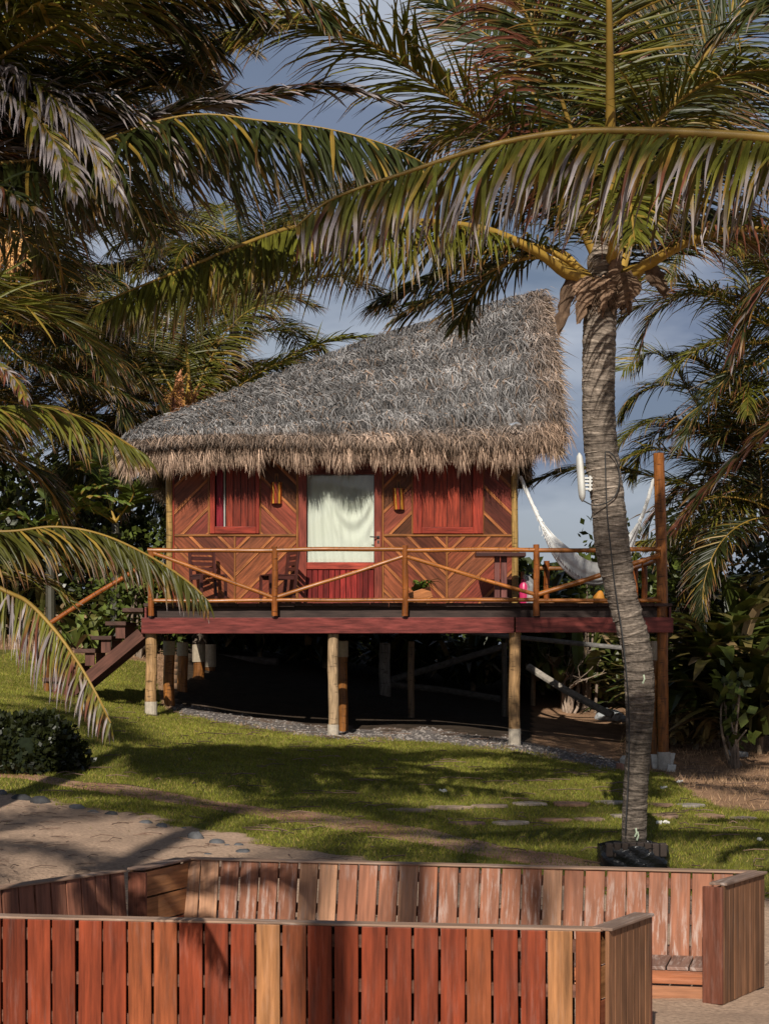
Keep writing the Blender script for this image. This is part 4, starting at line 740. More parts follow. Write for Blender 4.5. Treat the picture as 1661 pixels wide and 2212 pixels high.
fr([(1295, 540), (1262, 400), (1230, 270), (1180, 130), (1120, 0), (1050, -120)], 17.0, 1.1, hint=(.3, -1, .2), droop=.9, dead=.75, tipc=.05, green=DKG * 1.4, r=.03)
fr([(1290, 540), (1230, 380), (1180, 260), (1100, 120), (1000, 40), (930, 0)], 20.0, .9, hint=(0, -1, .6), droop=.6, dead=.45, tipc=.05, green=DKG * 1.3)
fr([(1340, 540), (1380, 380), (1430, 260), (1500, 150), (1600, 20), (1700, -120)], 19.5, .95, hint=(.2, -1, .6), droop=.6, dead=.35, tipc=.2, green=DKG * 1.4, r=.03)
fr([(1330, 560), (1380, 330), (1404, 280), (1475, 210), (1552, 168), (1661, 150), (1800, 180)], 17, .95, droop=.9, dead=.2, green=G_ * .9, r=.028)
fr([(1320, 540), (1345, 420), (1410, 260), (1440, 150), (1470, 0), (1480, -120)], 20.5, .9, hint=(.2, -1, .4), droop=.6, dead=.5, tipc=.1, green=DKG)
fr([(1275, 608), (1215, 585), (1160, 545), (1060, 500), (940, 481), (820, 480), (650, 488), (520, 530), (400, 580), (280, 628), (200, 665)], 15.2, .85, droop=1.0, dead=.35, green=G_ * 1.05, r=.045, tipc=.5, t0=.22, lift=(-.9, -.2))
fr([(1270, 600), (1220, 560), (1150, 530), (1060, 540), (960, 590), (880, 630), (830, 655)], 17.2, .8, droop=.8, dead=.25, green=DKG * 1.2, r=.03, t0=.2)
fr([(1268, 600), (1215, 545), (1150, 540), (1080, 580), (1020, 640), (990, 700)], 19.0, .65, droop=.6, dead=.3, green=DKG, r=.03, t0=.2)
fr([(1350, 600), (1400, 570), (1450, 540), (1510, 512), (1590, 495), (1680, 500), (1800, 540)], 16.6, .8, droop=1.2, dead=.6, tipc=.15, green=DKG * 1.4, r=.055, t0=.3)
fr([(1345, 600), (1400, 560), (1480, 490), (1560, 470), (1660, 520)], 20.5, .75, droop=1.1, dead=.5, tipc=.2, green=DKG, r=.03)
fr([(1340, 580), (1400, 420), (1480, 350), (1570, 330), (1680, 360), (1760, 420)], 20, .9, droop=1.0, dead=.3, green=DKG * 1.3, r=.03)
fr([(1300, 580), (1255, 480), (1150, 440), (1040, 470), (960, 540)], 19.6, .75, droop=1.1, dead=.4, green=DKG * 1.1, r=.03, tipc=.1)
fr([(1318, 590), (1330, 470), (1345, 420), (1360, 440), (1370, 520)], 15.6, .7, droop=1.2, dead=.5, green=G_, r=.04)
fr([(1300, 540), (1285, 380), (1250, 200), (1190, 40), (1100, -100)], 21, 1.05, hint=(.2, -1, .5), droop=.7, dead=.4, green=DKG * 1.2, tipc=.1)
fr([(1290, 560), (1220, 430), (1130, 330), (1010, 290), (880, 330), (800, 390)], 20.5, .9, droop=1.0, dead=.35, green=DKG * 1.2, tipc=.2)
fr([(1325, 540), (1370, 380), (1400, 220), (1400, 60), (1380, -100)], 21, 1.0, hint=(-.1, -1, .4), droop=.7, dead=.4, green=DKG * 1.3, tipc=.1)
fr([(1340, 560), (1440, 420), (1560, 260), (1680, 180)], 20.5, 1.0, hint=(.2, -1, .8), droop=.8, dead=.3, green=DKG * 1.4, tipc=.1)
fr([(1268, 595), (1200, 560), (1120, 560), (1030, 600), (930, 650), (860, 690)], 18.2, .6, droop=.7, dead=.3, green=DKG * 1.1, r=.03, t0=.2)
def ragged(m, pts, wd, col, hint=(0, -1, 0), n=12):
    q = resample(pts, n); T = np.gradient(q, axis=0); S = np.cross(T, A(*hint)); S /= np.linalg.norm(S, axis=1)[:, None] + 1e-9; k = 5; vv = np.linspace(-1, 1, k); w_ = np.interp(np.linspace(0, 1, n), np.linspace(0, 1, len(wd)), wd)
    X = q[:, None] + S[:, None] * (w_[:, None] * vv[None] * (1 + rng.uniform(-.25, .25, (n, k))))[..., None] + A(*hint) * (.35 * w_[:, None] * (1 - vv[None] ** 2) * 1)[..., None] + rng.normal(0, .006, (n, k, 3)); i = np.arange(n * k).reshape(n, k); f = np.stack([i[:-1, :-1], i[:-1, 1:], i[1:, 1:], i[1:, :-1]], -1).reshape(-1, 4)
    m.add(X.reshape(-1, 3), f, col * rng.uniform(.7, 1.2, (n * k, 1)))
FIB = A(.24, .155, .10); bx = lambda x, y, dy=0: P(x, y, YA - .18 + dy)
for l, wd, c in (([(1240, 590), (1222, 640), (1215, 680), (1205, 725)], [.04, .08, .07, .01], FIB * .5), ([(1275, 600), (1262, 635), (1255, 670), (1248, 700)], [.06, .09, .06, .01], FIB), ([(1330, 540), (1325, 590), (1318, 630), (1305, 655), (1290, 672)], [.04, .055, .045, .035, .01], FIB * .9),
                 ([(1345, 590), (1352, 620), (1340, 650), (1330, 665)], [.08, .1, .07, .02], FIB * .7), ([(1385, 560), (1410, 590), (1430, 625), (1440, 640)], [.07, .08, .07, .03], FIB * .5),
                 ([(1262, 606), (1248, 612), (1240, 622), (1236, 640)], [.06, .07, .05, .02], FIB * 1.1), ([(1300, 600), (1292, 615), (1272, 625), (1262, 640)], [.07, .07, .05, .01], FIB * 1.1), ([(1340, 600), (1360, 612), (1370, 630), (1360, 650)], [.06, .08, .06, .01], FIB * .8)):
    m = MB(); ragged(m, [bx(*p) for p in l], wd, c); obj('leaf_sheath', m, M_bark, mainp)
for k in range(16):
    a_ = rng.uniform(math.pi * .9, math.pi * 2.1); x0_ = 1304 + 36 * math.cos(a_); yy = rng.uniform(585, 625); dy_ = .17 + .16 * math.sin(a_); Lh = rng.uniform(25, 75); o_ = rng.uniform(0, 14) * math.cos(a_)
    m = MB(); ragged(m, [bx(x0_, yy, dy_), bx(x0_ + o_, yy + Lh * .4, dy_ - .03), bx(x0_ + o_ * 1.6, yy + Lh * .75, dy_ - .02), bx(x0_ + o_ * 1.4 + rng.uniform(-5, 5), yy + Lh, dy_)], [.03, .045, .03, .006], FIB * rng.uniform(.35, 1.7)); obj('leaf_sheath', m, M_bark, mainp)
m = MB()
for k in range(160): a = bx(rng.uniform(1245, 1360), rng.uniform(590, 640), rng.uniform(0, .2)); m.tube([a, a + A(rng.normal(0, .05), -.03, -rng.uniform(.03, .1)), a + A(rng.normal(0, .1), -.03, -rng.uniform(.1, .28))], .003, FIB * rng.uniform(.4, 1), 4, cap=False)
obj('fibre', m, M_bark, mainp)
# floodlight and its cable on the trunk
c = P(1254, 1031, YA - .12); t = thing('flood_light', 'slim white oval flood light bracketed to the left side of the palm trunk', 'lamp', c); m = MB(); ax_ = nrm(A(.07, 0, -1)); q = np.array([c + ax_ * u for u in np.linspace(-.225, .225, 15)]); m.tube(q, .034 * np.sqrt(np.clip(1 - np.linspace(-1, 1, 15) ** 6, .05, 1)), A(.62, .62, .58), 14, fl=2.4); obj('housing', m, M_plain, t, smooth=True)
m = MB(); b = P(1266, 1045, YA - .08)
for dz in (-.05, -.015, .02, .05): m.box(b + A(.0, 0, dz), (.05, 0, 0), (0, .04, 0), (0, 0, .008), A(.6, .6, .57))
m.box(b + A(.03, 0, 0), (.008, 0, 0), (0, .05, 0), (0, 0, .07), A(.55, .55, .52)); obj('bracket', m, M_plain, t)
m = MB(); fy = YA - .19; m.tube(resample([P(1256, 1080, YA - .12), P(1285, 1092, fy), P(1320, 1080, fy), P(1336, 1050, fy + .02), P(1335, 1010, fy + .02), P(1325, 985, fy), P(1308, 975, fy), P(1307, 1000, fy), P(1310, 1100, fy), P(1318, 1180, fy), P(1328, 1270, fy), P(1342, 1360, fy), P(1352, 1450, fy), P(1358, 1560, fy + .01), P(1356, 1680, fy + .03), P(1350, 1800, fy + .03)], 120), .006, A(.02, .02, .02), 6)
obj('cable', m, M_plain, t)
# bag of blocks round the foot
def bag():
    x0, x1 = pxx(1299, YA - .3), pxx(1445, YA - .3); c = A((x0 + x1) / 2, YA - .12, 0); g = hz(c[0], c[1]); c[2] = g; t = thing('plastic_bag', 'crumpled black plastic sheet around blocks at the foot of the leaning palm', 'bag', c); hx = (x1 - x0) / 2; hh = .21
    n, k = 64, 14; m = MB(); V = []
    for j in range(k):
        z = j / (k - 1) * hh
        for i in range(n):
            a = 2 * math.pi * i / n; e = 4; cx_, sy = math.cos(a), math.sin(a); rr = (abs(cx_) ** e + abs(sy) ** e) ** (-1 / e); bl = 1 + .03 * math.sin(j / k * 3.1) + .018 * math.sin(a * 9 + j * .8) + .012 * math.sin(a * 23 - j * 1.7) + rng.uniform(-.008, .008)
            V.append(c + A(cx_ * rr * hx * bl, sy * rr * .27 * bl, z + .012 * math.sin(a * 7) * (j > k - 3)))
    f = [[j * n + i, j * n + (i + 1) % n, (j + 1) * n + (i + 1) % n, (j + 1) * n + i] for j in range(k - 1) for i in range(n)]; m.add(V, f, A(.008, .009, .011)); bm = plain('black_plastic', .22, var=.1, scale=12, bmp=.9); obj('plastic_sheet', m, bm, t, smooth=True)
    for i in range(8): m = MB(); xx = x0 + .03 + (x1 - x0 - .06) / 8 * (i + .5); w_ = (x1 - x0) / 16 - .008; m.rbox(xx - w_, xx + w_, c[1] - .27, c[1] - .16, g + .12, g + hh + .03 + rng.uniform(-.008, .008), A(.07, .05, .04)); obj('block', m, M_conc, t, bevel=.008)
bag()
# palm with the big frond crossing in front, crown outside the frame on the right
cB = P(2200, 470, 12.6); pB = palm('coconut palm outside the right edge, its long yellow ribbed frond crossing in front', cB, (cB[0] + .5, cB[1], 0), .15)
fb_ = lambda l, L=.75, **k: frond(pB, [cB] + PT(l, 12.3, 12.3), L, **k)
fb_([(2000, 390), (1800, 325), (1661, 300), (1450, 286), (1250, 284), (1110, 303), (990, 335), (880, 372), (780, 405), (700, 440), (640, 490)], .84, droop=.9, dead=.56, wid=.0135, r=.05, a0=72, a1=28, green=G_ * 1.15, tipc=.85, t0=.2, lift=(-1.4, -.5), sp=.025)
fb_([(2000, 780), (1850, 830), (1700, 900), (1600, 985), (1520, 1065), (1468, 1130)], .5, droop=.7, dead=.7, tipc=.1, a0=35, a1=15, r=.02, green=DKG * 1.3)
fb_([(2000, 560), (1850, 540), (1740, 560), (1640, 640), (1590, 760)], .6, droop=.9, dead=.6, tipc=.2, a0=50, green=DKG * 1.2)
fb_([(2050, 200), (1900, 60), (1750, -10), (1640, 20), (1560, 70)], .8, droop=1.0, dead=.3, green=DKG * 1.3)
radial(pB, cB, 6, 3.6, .7, (.1, 1.3), seed=5, az=(-1.2, 1.6))
# top left palm
cC = P(-420, 160, 15.5); pC = palm('coconut palm outside the left edge with grey tipped fronds filling the upper left', cC, (cC[0] - .4, cC[1], hz(cC[0], cC[1])), .16)
fc = lambda l, Y1=15, L=.8, **k: frond(pC, [cC] + PT(l, 15.3, Y1), L * 1.12, sp=.024, **{**k, 'wid': k.get('wid', .014) * .8})
fc([(-200, 200), (-60, 160), (30, 105), (110, 62), (190, 20), (300, -30), (450, -50)], 14.5, 1.05, droop=.75, dead=.25, wid=.02, green=G_ * .9, a0=80, a1=45, r=.028)
fc([(-200, 120), (0, 52), (80, 10), (200, -60)], 14, .8, droop=.9, dead=.3, wid=.022, r=.026)
fc([(-200, 190), (0, 168), (60, 173), (115, 210), (170, 275), (215, 340), (255, 420)], 14.4, .55, droop=1.3, dead=.95, tipc=.95, wid=.022, green=G_ * 1.2, a0=60, a1=15)
fc([(-180, 330), (30, 350), (200, 312), (330, 265), (440, 247), (560, 260), (700, 277), (830, 312), (930, 360)], 14.5, 1.0, droop=.8, dead=.2, wid=.019, green=DKG * 1.15, tipc=.8, a0=80, a1=30, lift=(-1.0, -.3))
fc([(-180, 300), (30, 330), (200, 300), (330, 255), (470, 225), (600, 205), (720, 190), (860, 225)], 15.2, .42, droop=.45, dead=.9, wid=.02, green=DKG, tipc=.9, a0=40, a1=12)
fc([(-100, 230), (-20, 200), (40, 215), (90, 265), (130, 330), (165, 410)], 14.2, .55, droop=1.3, dead=.95, tipc=.95, wid=.022, green=G_, a0=60, a1=15)
fc([(-60, 190), (40, 180), (130, 225), (195, 300), (235, 370), (262, 450)], 14.7, .5, droop=1.3, dead=.95, tipc=.95, wid=.022, green=G_, a0=50, a1=12)
fc([(-100, 260), (60, 240), (180, 230), (280, 255), (350, 300), (385, 350)], 15, .7, droop=.9, dead=.6, tipc=.9, wid=.02, green=DKG * 1.2, a0=60, a1=20)
fc([(-200, -60), (-40, -90), (150, -60), (320, 10), (460, 110)], 15.6, 1.0, droop=.8, dead=.3, wid=.02, green=DKG * 1.2, tipc=.2)
fc([(-150, 0), (100, -110), (300, -105), (480, -70), (620, -20), (710, 50)], 14.6, .8, droop=.9, dead=.35, wid=.022, green=DKG * 1.7, tipc=.2)
fc([(-200, 0), (50, -120), (250, -110), (420, -40), (560, 40)], 16, .8, droop=.8, dead=.2, wid=.022, green=DKG * 1.5)
fc([(-300, 350), (-100, 380), (0, 405), (70, 450)], 14.4, .6, droop=1.1, dead=.6, wid=.02, green=DKG * 1.2)
fc([(-250, 250), (-50, 250), (80, 270), (170, 330)], 16.4, .8, droop=1.1, dead=.3, wid=.02, green=DKG * 1.1)
fc([(-150, 250), (120, 290), (260, 215), (390, 165), (450, 182), (505, 232)], 17, .5, droop=.8, dead=.3, wid=.02, green=DKG * 1.1, tipc=.7)
fc([(-150, 200), (100, 240), (250, 190), (400, 118), (520, 84), (620, 60)], 17, .5, droop=.7, dead=.55, wid=.018, green=DKG * 1.3, tipc=.9)
fc([(-200, 200), (0, 230), (150, 180), (280, 140), (400, 170)], 16, .9, droop=.9, dead=.2, wid=.022, green=DKG * 1.1)
for l_, y_, a_, dd in (([(-250, 100), (-50, 60), (120, 20), (280, 10), (420, 60)], 16.5, 1.1, .2), ([(-250, 250), (-60, 210), (120, 160), (300, 150), (450, 210)], 17.5, 1.1, .3), ([(-250, 300), (-50, 300), (130, 270), (300, 300), (420, 370)], 18, 1.1, .3), ([(-250, 400), (-60, 380), (100, 380), (250, 420), (350, 500)], 18.5, 1.0, .4),
                    ([(-250, -50), (0, -120), (200, -130), (380, -60), (520, 20)], 16, 1.1, .2), ([(-250, 450), (-60, 470), (60, 520), (150, 600)], 17, .9, .5), ([(-250, 50), (-80, 110), (60, 210), (150, 330), (200, 450)], 17, 1.0, .3), ([(-200, 330), (-40, 300), (60, 320), (130, 380), (180, 460)], 15.6, .8, .7)):
    fc(l_, y_, a_, droop=.8, dead=dd, wid=.017, green=DKG * rng.uniform(.9, 1.6), tipc=.7, a0=75, a1=30)
radial(pC, cC, 6, 3.6, .7, (.1, 1.3), seed=6, az=(1.8, 4.6))
# low left palm, near
cD = P(-420, 900, 9.6); pD = palm('small nearby palm outside the left edge, its blurred fronds reaching in at the left', cD, (cD[0] - .3, cD[1], 0), .12)
fd_ = lambda l, Y1=9, L=.32, **k: frond(pD, [cD] + PT(l, 9.3, Y1), L * 1.1, wid=.0062, sp=.0115, **{**k, 'green': k['green'] * .8})
fd_([(-200, 880), (0, 880), (90, 879), (170, 900), (245, 940), (315, 985)], 9, .36, droop=.75, dead=.4, green=G_ * 1.4, a0=40, a1=12, r=.014, tipc=.2, lift=(-.6, .1))
fd_([(-200, 1130), (0, 1148), (120, 1138), (220, 1155), (320, 1200), (400, 1252), (450, 1297)], 9.2, .33, droop=.9, dead=.35, green=G_ * .65, a0=50, a1=14, r=.012, tipc=.2, lift=(-1.0, -.2))
fd_([(-200, 1160), (0, 1270), (60, 1300), (120, 1362), (170, 1432), (212, 1505), (240, 1562)], 8.8, .34, droop=1.5, dead=.9, green=G_ * 1.3, a0=60, a1=25, r=.024, tipc=.6, lift=(-1.3, -.5))
fd_([(-200, 1200), (0, 1240), (90, 1252), (150, 1300)], 9.4, .26, droop=.5, dead=.35, green=G_ * 1.1, a0=35, a1=12, r=.012)
fd_([(-250, 680), (0, 664), (68, 667), (125, 692), (190, 735), (232, 800)], 9.4, .42, droop=.35, dead=.25, green=G_ * 1.3, a0=30, a1=10, r=.012, tipc=.1)
fd_([(-250, 600), (-80, 600), (0, 620), (60, 640)], 9.6, .45, droop=.3, dead=.2, green=G_ * 1.2, a0=30, a1=10, r=.012, tipc=.1)
fd_([(-200, 770), (-60, 775), (0, 793), (36, 822), (58, 862)], 8.8, .2, droop=1.0, dead=.8, green=G_ * 1.2, a0=40, a1=15, r=.022, tipc=.5)
fd_([(-250, 950), (-50, 960), (60, 1010), (120, 1075), (150, 1140)], 9.8, .3, droop=.6, dead=.4, green=DKG * 1.6, a0=35, a1=12, r=.012)
radial(pD, cD, 4, 1.8, .4, (.1, 1.2), seed=8, az=(1.8, 4.6), wid=.012)
# distant palms
def far_palm(label, x, y, Y, n, L, leaf, seed, foot=None, **k):
    c = P(x, y, Y); fx = 1.2 if x > 1200 else (-2.2 if x < 0 else .3); f = (c[0] + fx, c[1] + .2, hz(c[0], c[1])); t = palm(label, c, f, .13); radial(t, c, n, L, leaf, seed=seed, **k); return t, c
t, c = far_palm('palm behind the left end of the thatch, with an orange flower spathe in its crown', 395, 885, 36.5, 24, 3.8, 1.0, 11, az=(.2, 3.3), green=G_ * .75, dead=.4, tipc=.3)
fe = lambda l, Y1=36, L=.7, **k: frond(t, [c] + PT(l, 36.4, Y1), L * 1.2, wid=.012, sp=.026, **k)
fe([(408, 840), (404, 760), (396, 690), (384, 600)], 36, .85, hint=(0, 1, .1), droop=.35, dead=.2, green=G_ * .8, r=.04, a0=78, a1=55)
fe([(350, 800), (310, 720), (260, 640), (200, 600)], 36.5, .8, hint=(-.3, -1, .6), droop=.6, dead=.3, green=G_ * .7); fe([(330, 830), (270, 760), (210, 720), (130, 720)], 36, .7, droop=.7, dead=.4, green=G_ * .7)
fe([(440, 810), (480, 730), (540, 670), (620, 650)], 36, .8, hint=(.3, -1, .6), droop=.8, dead=.4, green=G_ * .75); fe([(430, 830), (450, 740), (470, 660), (520, 590)], 36.5, .8, hint=(0, -1, .5), droop=.7, dead=.5, green=G_ * .7)
fe([(470, 870), (530, 825), (610, 780), (720, 735), (830, 728)], 35.6, .6, droop=.5, dead=.15, green=G_ * 1.5, a0=55); fe([(300, 850), (230, 800), (150, 790), (80, 820)], 35.5, .7, droop=.8, dead=.4, green=DKG * 1.2); fe([(330, 880), (260, 860), (190, 880), (130, 940)], 35.5, .7, droop=.8, dead=.5, green=DKG)
fe([(340, 900), (300, 900), (250, 930), (210, 990)], 35, .6, droop=1.0, dead=.6, green=DKG)
m = MB(); sp = P(389, 850, 35.9); leafblade(m, [sp + A(0, 0, -.4), sp + A(-.02, -.05, .1), sp + A(.02, 0, .45)], .1, A(.42, .17, .07), 8, hint=A(0, 1, 0)); leafblade(m, [sp + A(-.12, 0, -.5), sp + A(-.12, -.05, -.1), sp + A(-.09, 0, .15)], .06, A(.3, .12, .06), 8, hint=A(0, 1, 0)); obj('spathe', m, M_plain, t)
def flowers(par, c, n, rad, col):
    m = MB()
    for k in range(n):
        d = nrm(rng.normal(0, 1, 3) + A(0, -.3, -.3)); L = rad * rng.uniform(.5, 1.1); q = [c, c + d * L * .6 + A(0, 0, .05), c + d * L + A(0, 0, -.1 * rad)]; m.tube(q, .006, col * rng.uniform(.6, 1.2), 4, cap=False)
        for s_ in np.linspace(.5, 1, 6): m.tube([c + d * L * s_ + rng.normal(0, .01, 3), c + d * L * s_ + rng.normal(0, .02, 3)], .015, col * rng.uniform(.7, 1.3), 4)
    obj('flower_cluster', m, M_plain, par)
flowers(t, P(375, 850, 35.8), 26, .5, A(.5, .24, .06)); flowers(t, P(420, 870, 35.8), 20, .5, A(.3, .12, .04))
t, c = far_palm('palm at the left edge with a pale orange flower cluster, behind the near fronds', -60, 650, 33, 9, 3.8, .85, 12, az=(-.9, 2.4), green=DKG * 1.1, els=(.0, 1.3))
flowers(t, P(15, 545, 30.5), 60, .5, A(.75, .42, .16))
ff = lambda l, Y1=28, L=.7, **k: frond(t, [c] + PT(l, 32.5, Y1 + 5), L * 1.2, sp=.024, **k)
ff([(20, 590), (55, 550), (105, 512), (200, 482), (290, 476), (400, 490), (490, 515)], 27, .75, droop=.9, dead=.3, green=G_ * 1.1, r=.025); ff([(50, 640), (150, 610), (260, 620), (350, 670)], 27, .7, droop=.8, dead=.3, green=DKG * 1.2); ff([(50, 700), (120, 700), (210, 750), (290, 830)], 27, .7, droop=.8, dead=.5, green=DKG * 1.1, tipc=.1); ff([(30, 760), (100, 800), (200, 830), (310, 870)], 27, .7, droop=.8, dead=.4, green=DKG)
t, c = far_palm('tall palm in the upper left, its dark fronds seen between the grey tipped ones', -90, 330, 37, 16, 6.6, 1.3, 19, az=(-.9, 2.6), green=DKG * 1.2, dead=.35)
t, c = far_palm('palm with fine upright fronds behind the main arching frond, left of centre', 505, 700, 42, 26, 4.8, 1.0, 13, az=(0, 6.28), green=G_ * .8, els=(.2, 1.4))
t, c = far_palm('palm low behind the left thatch corner, half hidden in the broad leaved plants', 170, 900, 42, 24, 5.4, 1.2, 14, green=DKG * .9, dead=.5)
t, c = far_palm('dark palm behind the banana plants at the far left edge', -70, 860, 34, 14, 4.0, .95, 15, az=(-.8, 2.2), green=DKG * .9, dead=.4)
t, c = far_palm('palm at the right edge with drooping fronds level with the roof peak', 1720, 705, 32, 8, 3.8, .85, 16, az=(1.2, 5.0), green=G_ * .8, els=(-.2, 1.1), dead=.5, tipc=.2)
fg = lambda l, Y1=25, L=.7, **k: frond(t, [c] + PT(l, 31.5, Y1 + 6.5), L * 1.1, wid=.0125, sp=.027, **k)
fg([(1661, 703), (1569, 650), (1500, 619), (1430, 598), (1370, 610)], 24, 0.92, droop=.9, dead=.35, green=G_ * 1.1, a0=60); fg([(1650, 740), (1580, 735), (1500, 760), (1440, 810)], 24.5, 0.85, droop=.7, dead=.3, green=G_ * 1.0); fg([(1650, 780), (1590, 800), (1520, 870), (1470, 960)], 24.5, 0.92, droop=.6, dead=.5, green=DKG * 1.3, tipc=.2); fg([(1640, 680), (1600, 560), (1560, 500)], 25.5, 0.85, droop=.8, dead=.5, green=G_ * .9)
t, c = far_palm('palm right of the tall deck post with one bent frond against the sky', 1620, 1000, 33.5, 9, 3.4, .85, 17, az=(.6, 5.4), green=G_ * .7, els=(-.1, 1.4), dead=.4, tipc=.2)
fg = lambda l, Y1=27, L=.7, **k: frond(t, [c] + PT(l, 33, Y1 + 6), L * 1.1, wid=.0125, sp=.027, **k)
fg([(1526, 902), (1482, 836), (1451, 787), (1410, 762), (1375, 775), (1345, 800)], 26.5, 0.88, hint=(.4, -.3, 1), droop=.6, dead=.3, green=G_ * .9, a0=75, a1=40, tipc=.1); fg([(1540, 1000), (1480, 985), (1420, 972), (1365, 985), (1325, 1010)], 26.5, 0.73, droop=.7, dead=.3, green=G_ * 1.0)
fg([(1550, 1060), (1480, 1045), (1400, 1028), (1340, 1015), (1250, 1012), (1180, 1030), (1140, 1045)], 27.5, 0.76, droop=.7, dead=.3, green=G_ * .8, tipc=.1, a0=55); fg([(1604, 900), (1604, 820), (1600, 740), (1590, 680)], 26.5, 0.98, hint=(0, 1, .1), droop=.4, dead=.2, green=G_ * .9, r=.035)
fg([(1560, 1100), (1500, 1140), (1440, 1160), (1380, 1173)], 27, 0.85, droop=1.0, dead=.3, green=G_ * 1.1); fg([(1600, 1120), (1540, 1200), (1490, 1250), (1465, 1310)], 27.5, 0.4, droop=.9, dead=.5, green=DKG * 1.2, tipc=.7); fg([(1640, 1100), (1640, 1000), (1600, 930), (1540, 950)], 26, 0.98, droop=.8, dead=.5, green=DKG * 1.2, tipc=.2)
t, c = far_palm('palm low at the right edge, dark fronds above the strap leaved plants', 1700, 1120, 33, 10, 3.2, .8, 18, az=(1.4, 5.0), green=DKG, els=(-.2, 1.3), dead=.5)
# palms outside the frame that throw the shade on the lawn and sand
for i, (x, y, z, n) in enumerate(((-4.4, 2.4, 12.5, 9), (-6.2, 5.5, 8.0, 10), (-2.6, -3.5, 15.0, 11))):
    t = palm(['tall palm outside the picture to the left of the camera, shading the lawn', 'lower palm outside the picture at the left, shading the sand', 'tallest palm behind the camera, shading the right of the lawn'][i], (x, y, z), (x - .4, y, 0), .16); radial(t, (x, y, z), n, 3.7, .8, (-.1, 1.2), seed=30 + i)
# ------------------------------------------------------------------ shrubs
def strap_plant(label, c, n, L, wd, green, seed, upb=.9, h=0, spread=1.0, azr=None):
    r = np.random.default_rng(seed); c = A(*c); t = thing('strap_leaf_plant', label, 'plant', c, 'strap leaved plants round the hut'); m = MB()
    for k in range(n):
        a = r.uniform(0, 6.28); e = r.uniform(.35, 1.45) if upb else r.uniform(0, 1.2); l = L * r.uniform(.6, 1.15); b = c + A(r.normal(0, .12) * spread, r.normal(0, .12) * spread, h * r.uniform(.3, 1)); p1 = b + A(math.cos(a) * math.cos(e), math.sin(a) * math.cos(e), math.sin(e)) * l * .55; p2 = p1 + A(math.cos(a) * .9, math.sin(a) * .9, math.sin(e) - .75) * l * .5
        br = r.uniform() < .1; leafblade(m, [b, p1, p2], wd * r.uniform(.7, 1.2), (A(.25, .17, .09) if br else green * r.uniform(.5, 1.6)), 8, tipc=None if r.uniform() < .6 else A(.22, .15, .06), maxt=.35)
    obj('leaves', m, M_broad, t); m = MB(); m.tube([c - A(0, 0, .2), c + A(.02, 0, .5 * h + .05), c + A(0, 0, h + .1)], [.05, .045, .03], A(.2, .15, .1), 8); obj('stem', m, M_bark, t); return t
def shrub(label, c, rad, n, lf, green, seed, stems=5, flat=None, nm='shrub', round_=False):
    r = np.random.default_rng(seed); c = A(*c); rad = A(*rad); g = A(c[0], c[1], hz(c[0], c[1])); t = thing(nm, label, 'shrub', g, 'leafy shrubs round the lawn'); cl = [c + r.uniform(-.75, .75, 3) * rad for _ in range(14)]
    n_ = n; 
    if round_: d = r.normal(0, 1, (n_, 3)); d /= np.linalg.norm(d, axis=1)[:, None]; d[:, 2] = np.abs(d[:, 2]) * 1.0; p = c + d * rad * (r.uniform(.78, 1.06, n_) * (1 + .09 * np.sin(d[:, 0] * 7 + d[:, 2] * 5) + .06 * np.sin(d[:, 0] * 15 - d[:, 1] * 9)))[:, None]
    else: k = r.integers(0, 14, n_); d = r.normal(0, 1, (n_, 3)); d /= np.linalg.norm(d, axis=1)[:, None]; p = np.array(cl)[k] + d * rad * (r.uniform(.15, .5, n_))[:, None]
    a = r.normal(0, 1, (n_, 3)) + d * .8 + A(0, 0, .3); a /= np.linalg.norm(a, axis=1)[:, None]; s = np.cross(a, r.normal(0, 1, (n_, 3)) + d); s /= np.linalg.norm(s, axis=1)[:, None]; l = lf * r.uniform(.6, 1.3, n_)[:, None]
    V = np.stack([p, p + a * l * .5 - s * l * .33, p + a * l, p + a * l * .5 + s * l * .33], 1).reshape(-1, 3); C = green * r.uniform(.5, 1.7, n_)[:, None] * np.where(r.uniform(0, 1, n_) < .06, 2, 1)[:, None]
    m = MB(); m.add(V, np.arange(4 * n_).reshape(-1, 4), np.repeat(C, 4, 0)); obj('leaves', m, M_broad, t)
    m = MB()
    if not round_:
        for q in cl[:stems * 2]: b = g + A(r.normal(0, .1), r.normal(0, .1), -.1); m.tube(resample([b, (b + q) / 2 + r.normal(0, .08, 3), q], 8), np.linspace(.03, .01, 8), A(.2, .15, .11), 6)
    else:
        th = np.linspace(0, 2 * math.pi, 24, endpoint=False); 
        for z0, z1, r0, r1 in ((0, .5, .82, .74), (.5, .8, .74, .42)): m.tube([c + A(0, 0, z0 * rad[2]), c + A(0, 0, z1 * rad[2])], [rad[0] * r0, rad[0] * r1], A(.01, .015, .006), 24)  # no branches when rounded: near-black core stands for the shaded inside
    obj('branches', m, M_bark, t); return t
h0 = gnd(40, 1668, 15); shrub('dark rounded clipped shrub at the lower left beside the flagstone path', (h0[0] - .1, h0[1] + .35, h0[2]), (.74, .6, .62), 9000, .075, DKG * .55, 61, nm='rounded_shrub', round_=True)
def banana(label, c, blades_, seed):
    r = np.random.default_rng(seed); c = A(*c); t = thing('banana_plant', label, 'plant', (c[0], c[1], hz(c[0], c[1])), 'banana plants left of the hut'); m = MB(); m.tube([A(c[0], c[1], hz(c[0], c[1]) - .1), c - A(0, 0, .3), c], [.1, .08, .06], A(.05, .045, .03), 10); obj('trunk', m, M_stalk, t)
    for pts, L in blades_: frond(t, [c] + pts, L, droop=.5, dead=.25, green=A(.12, .16, .03), wid=.06, n=int(24), r=.02, a0=62, a1=40, t0=.15, jit=.5, tipc=.3)
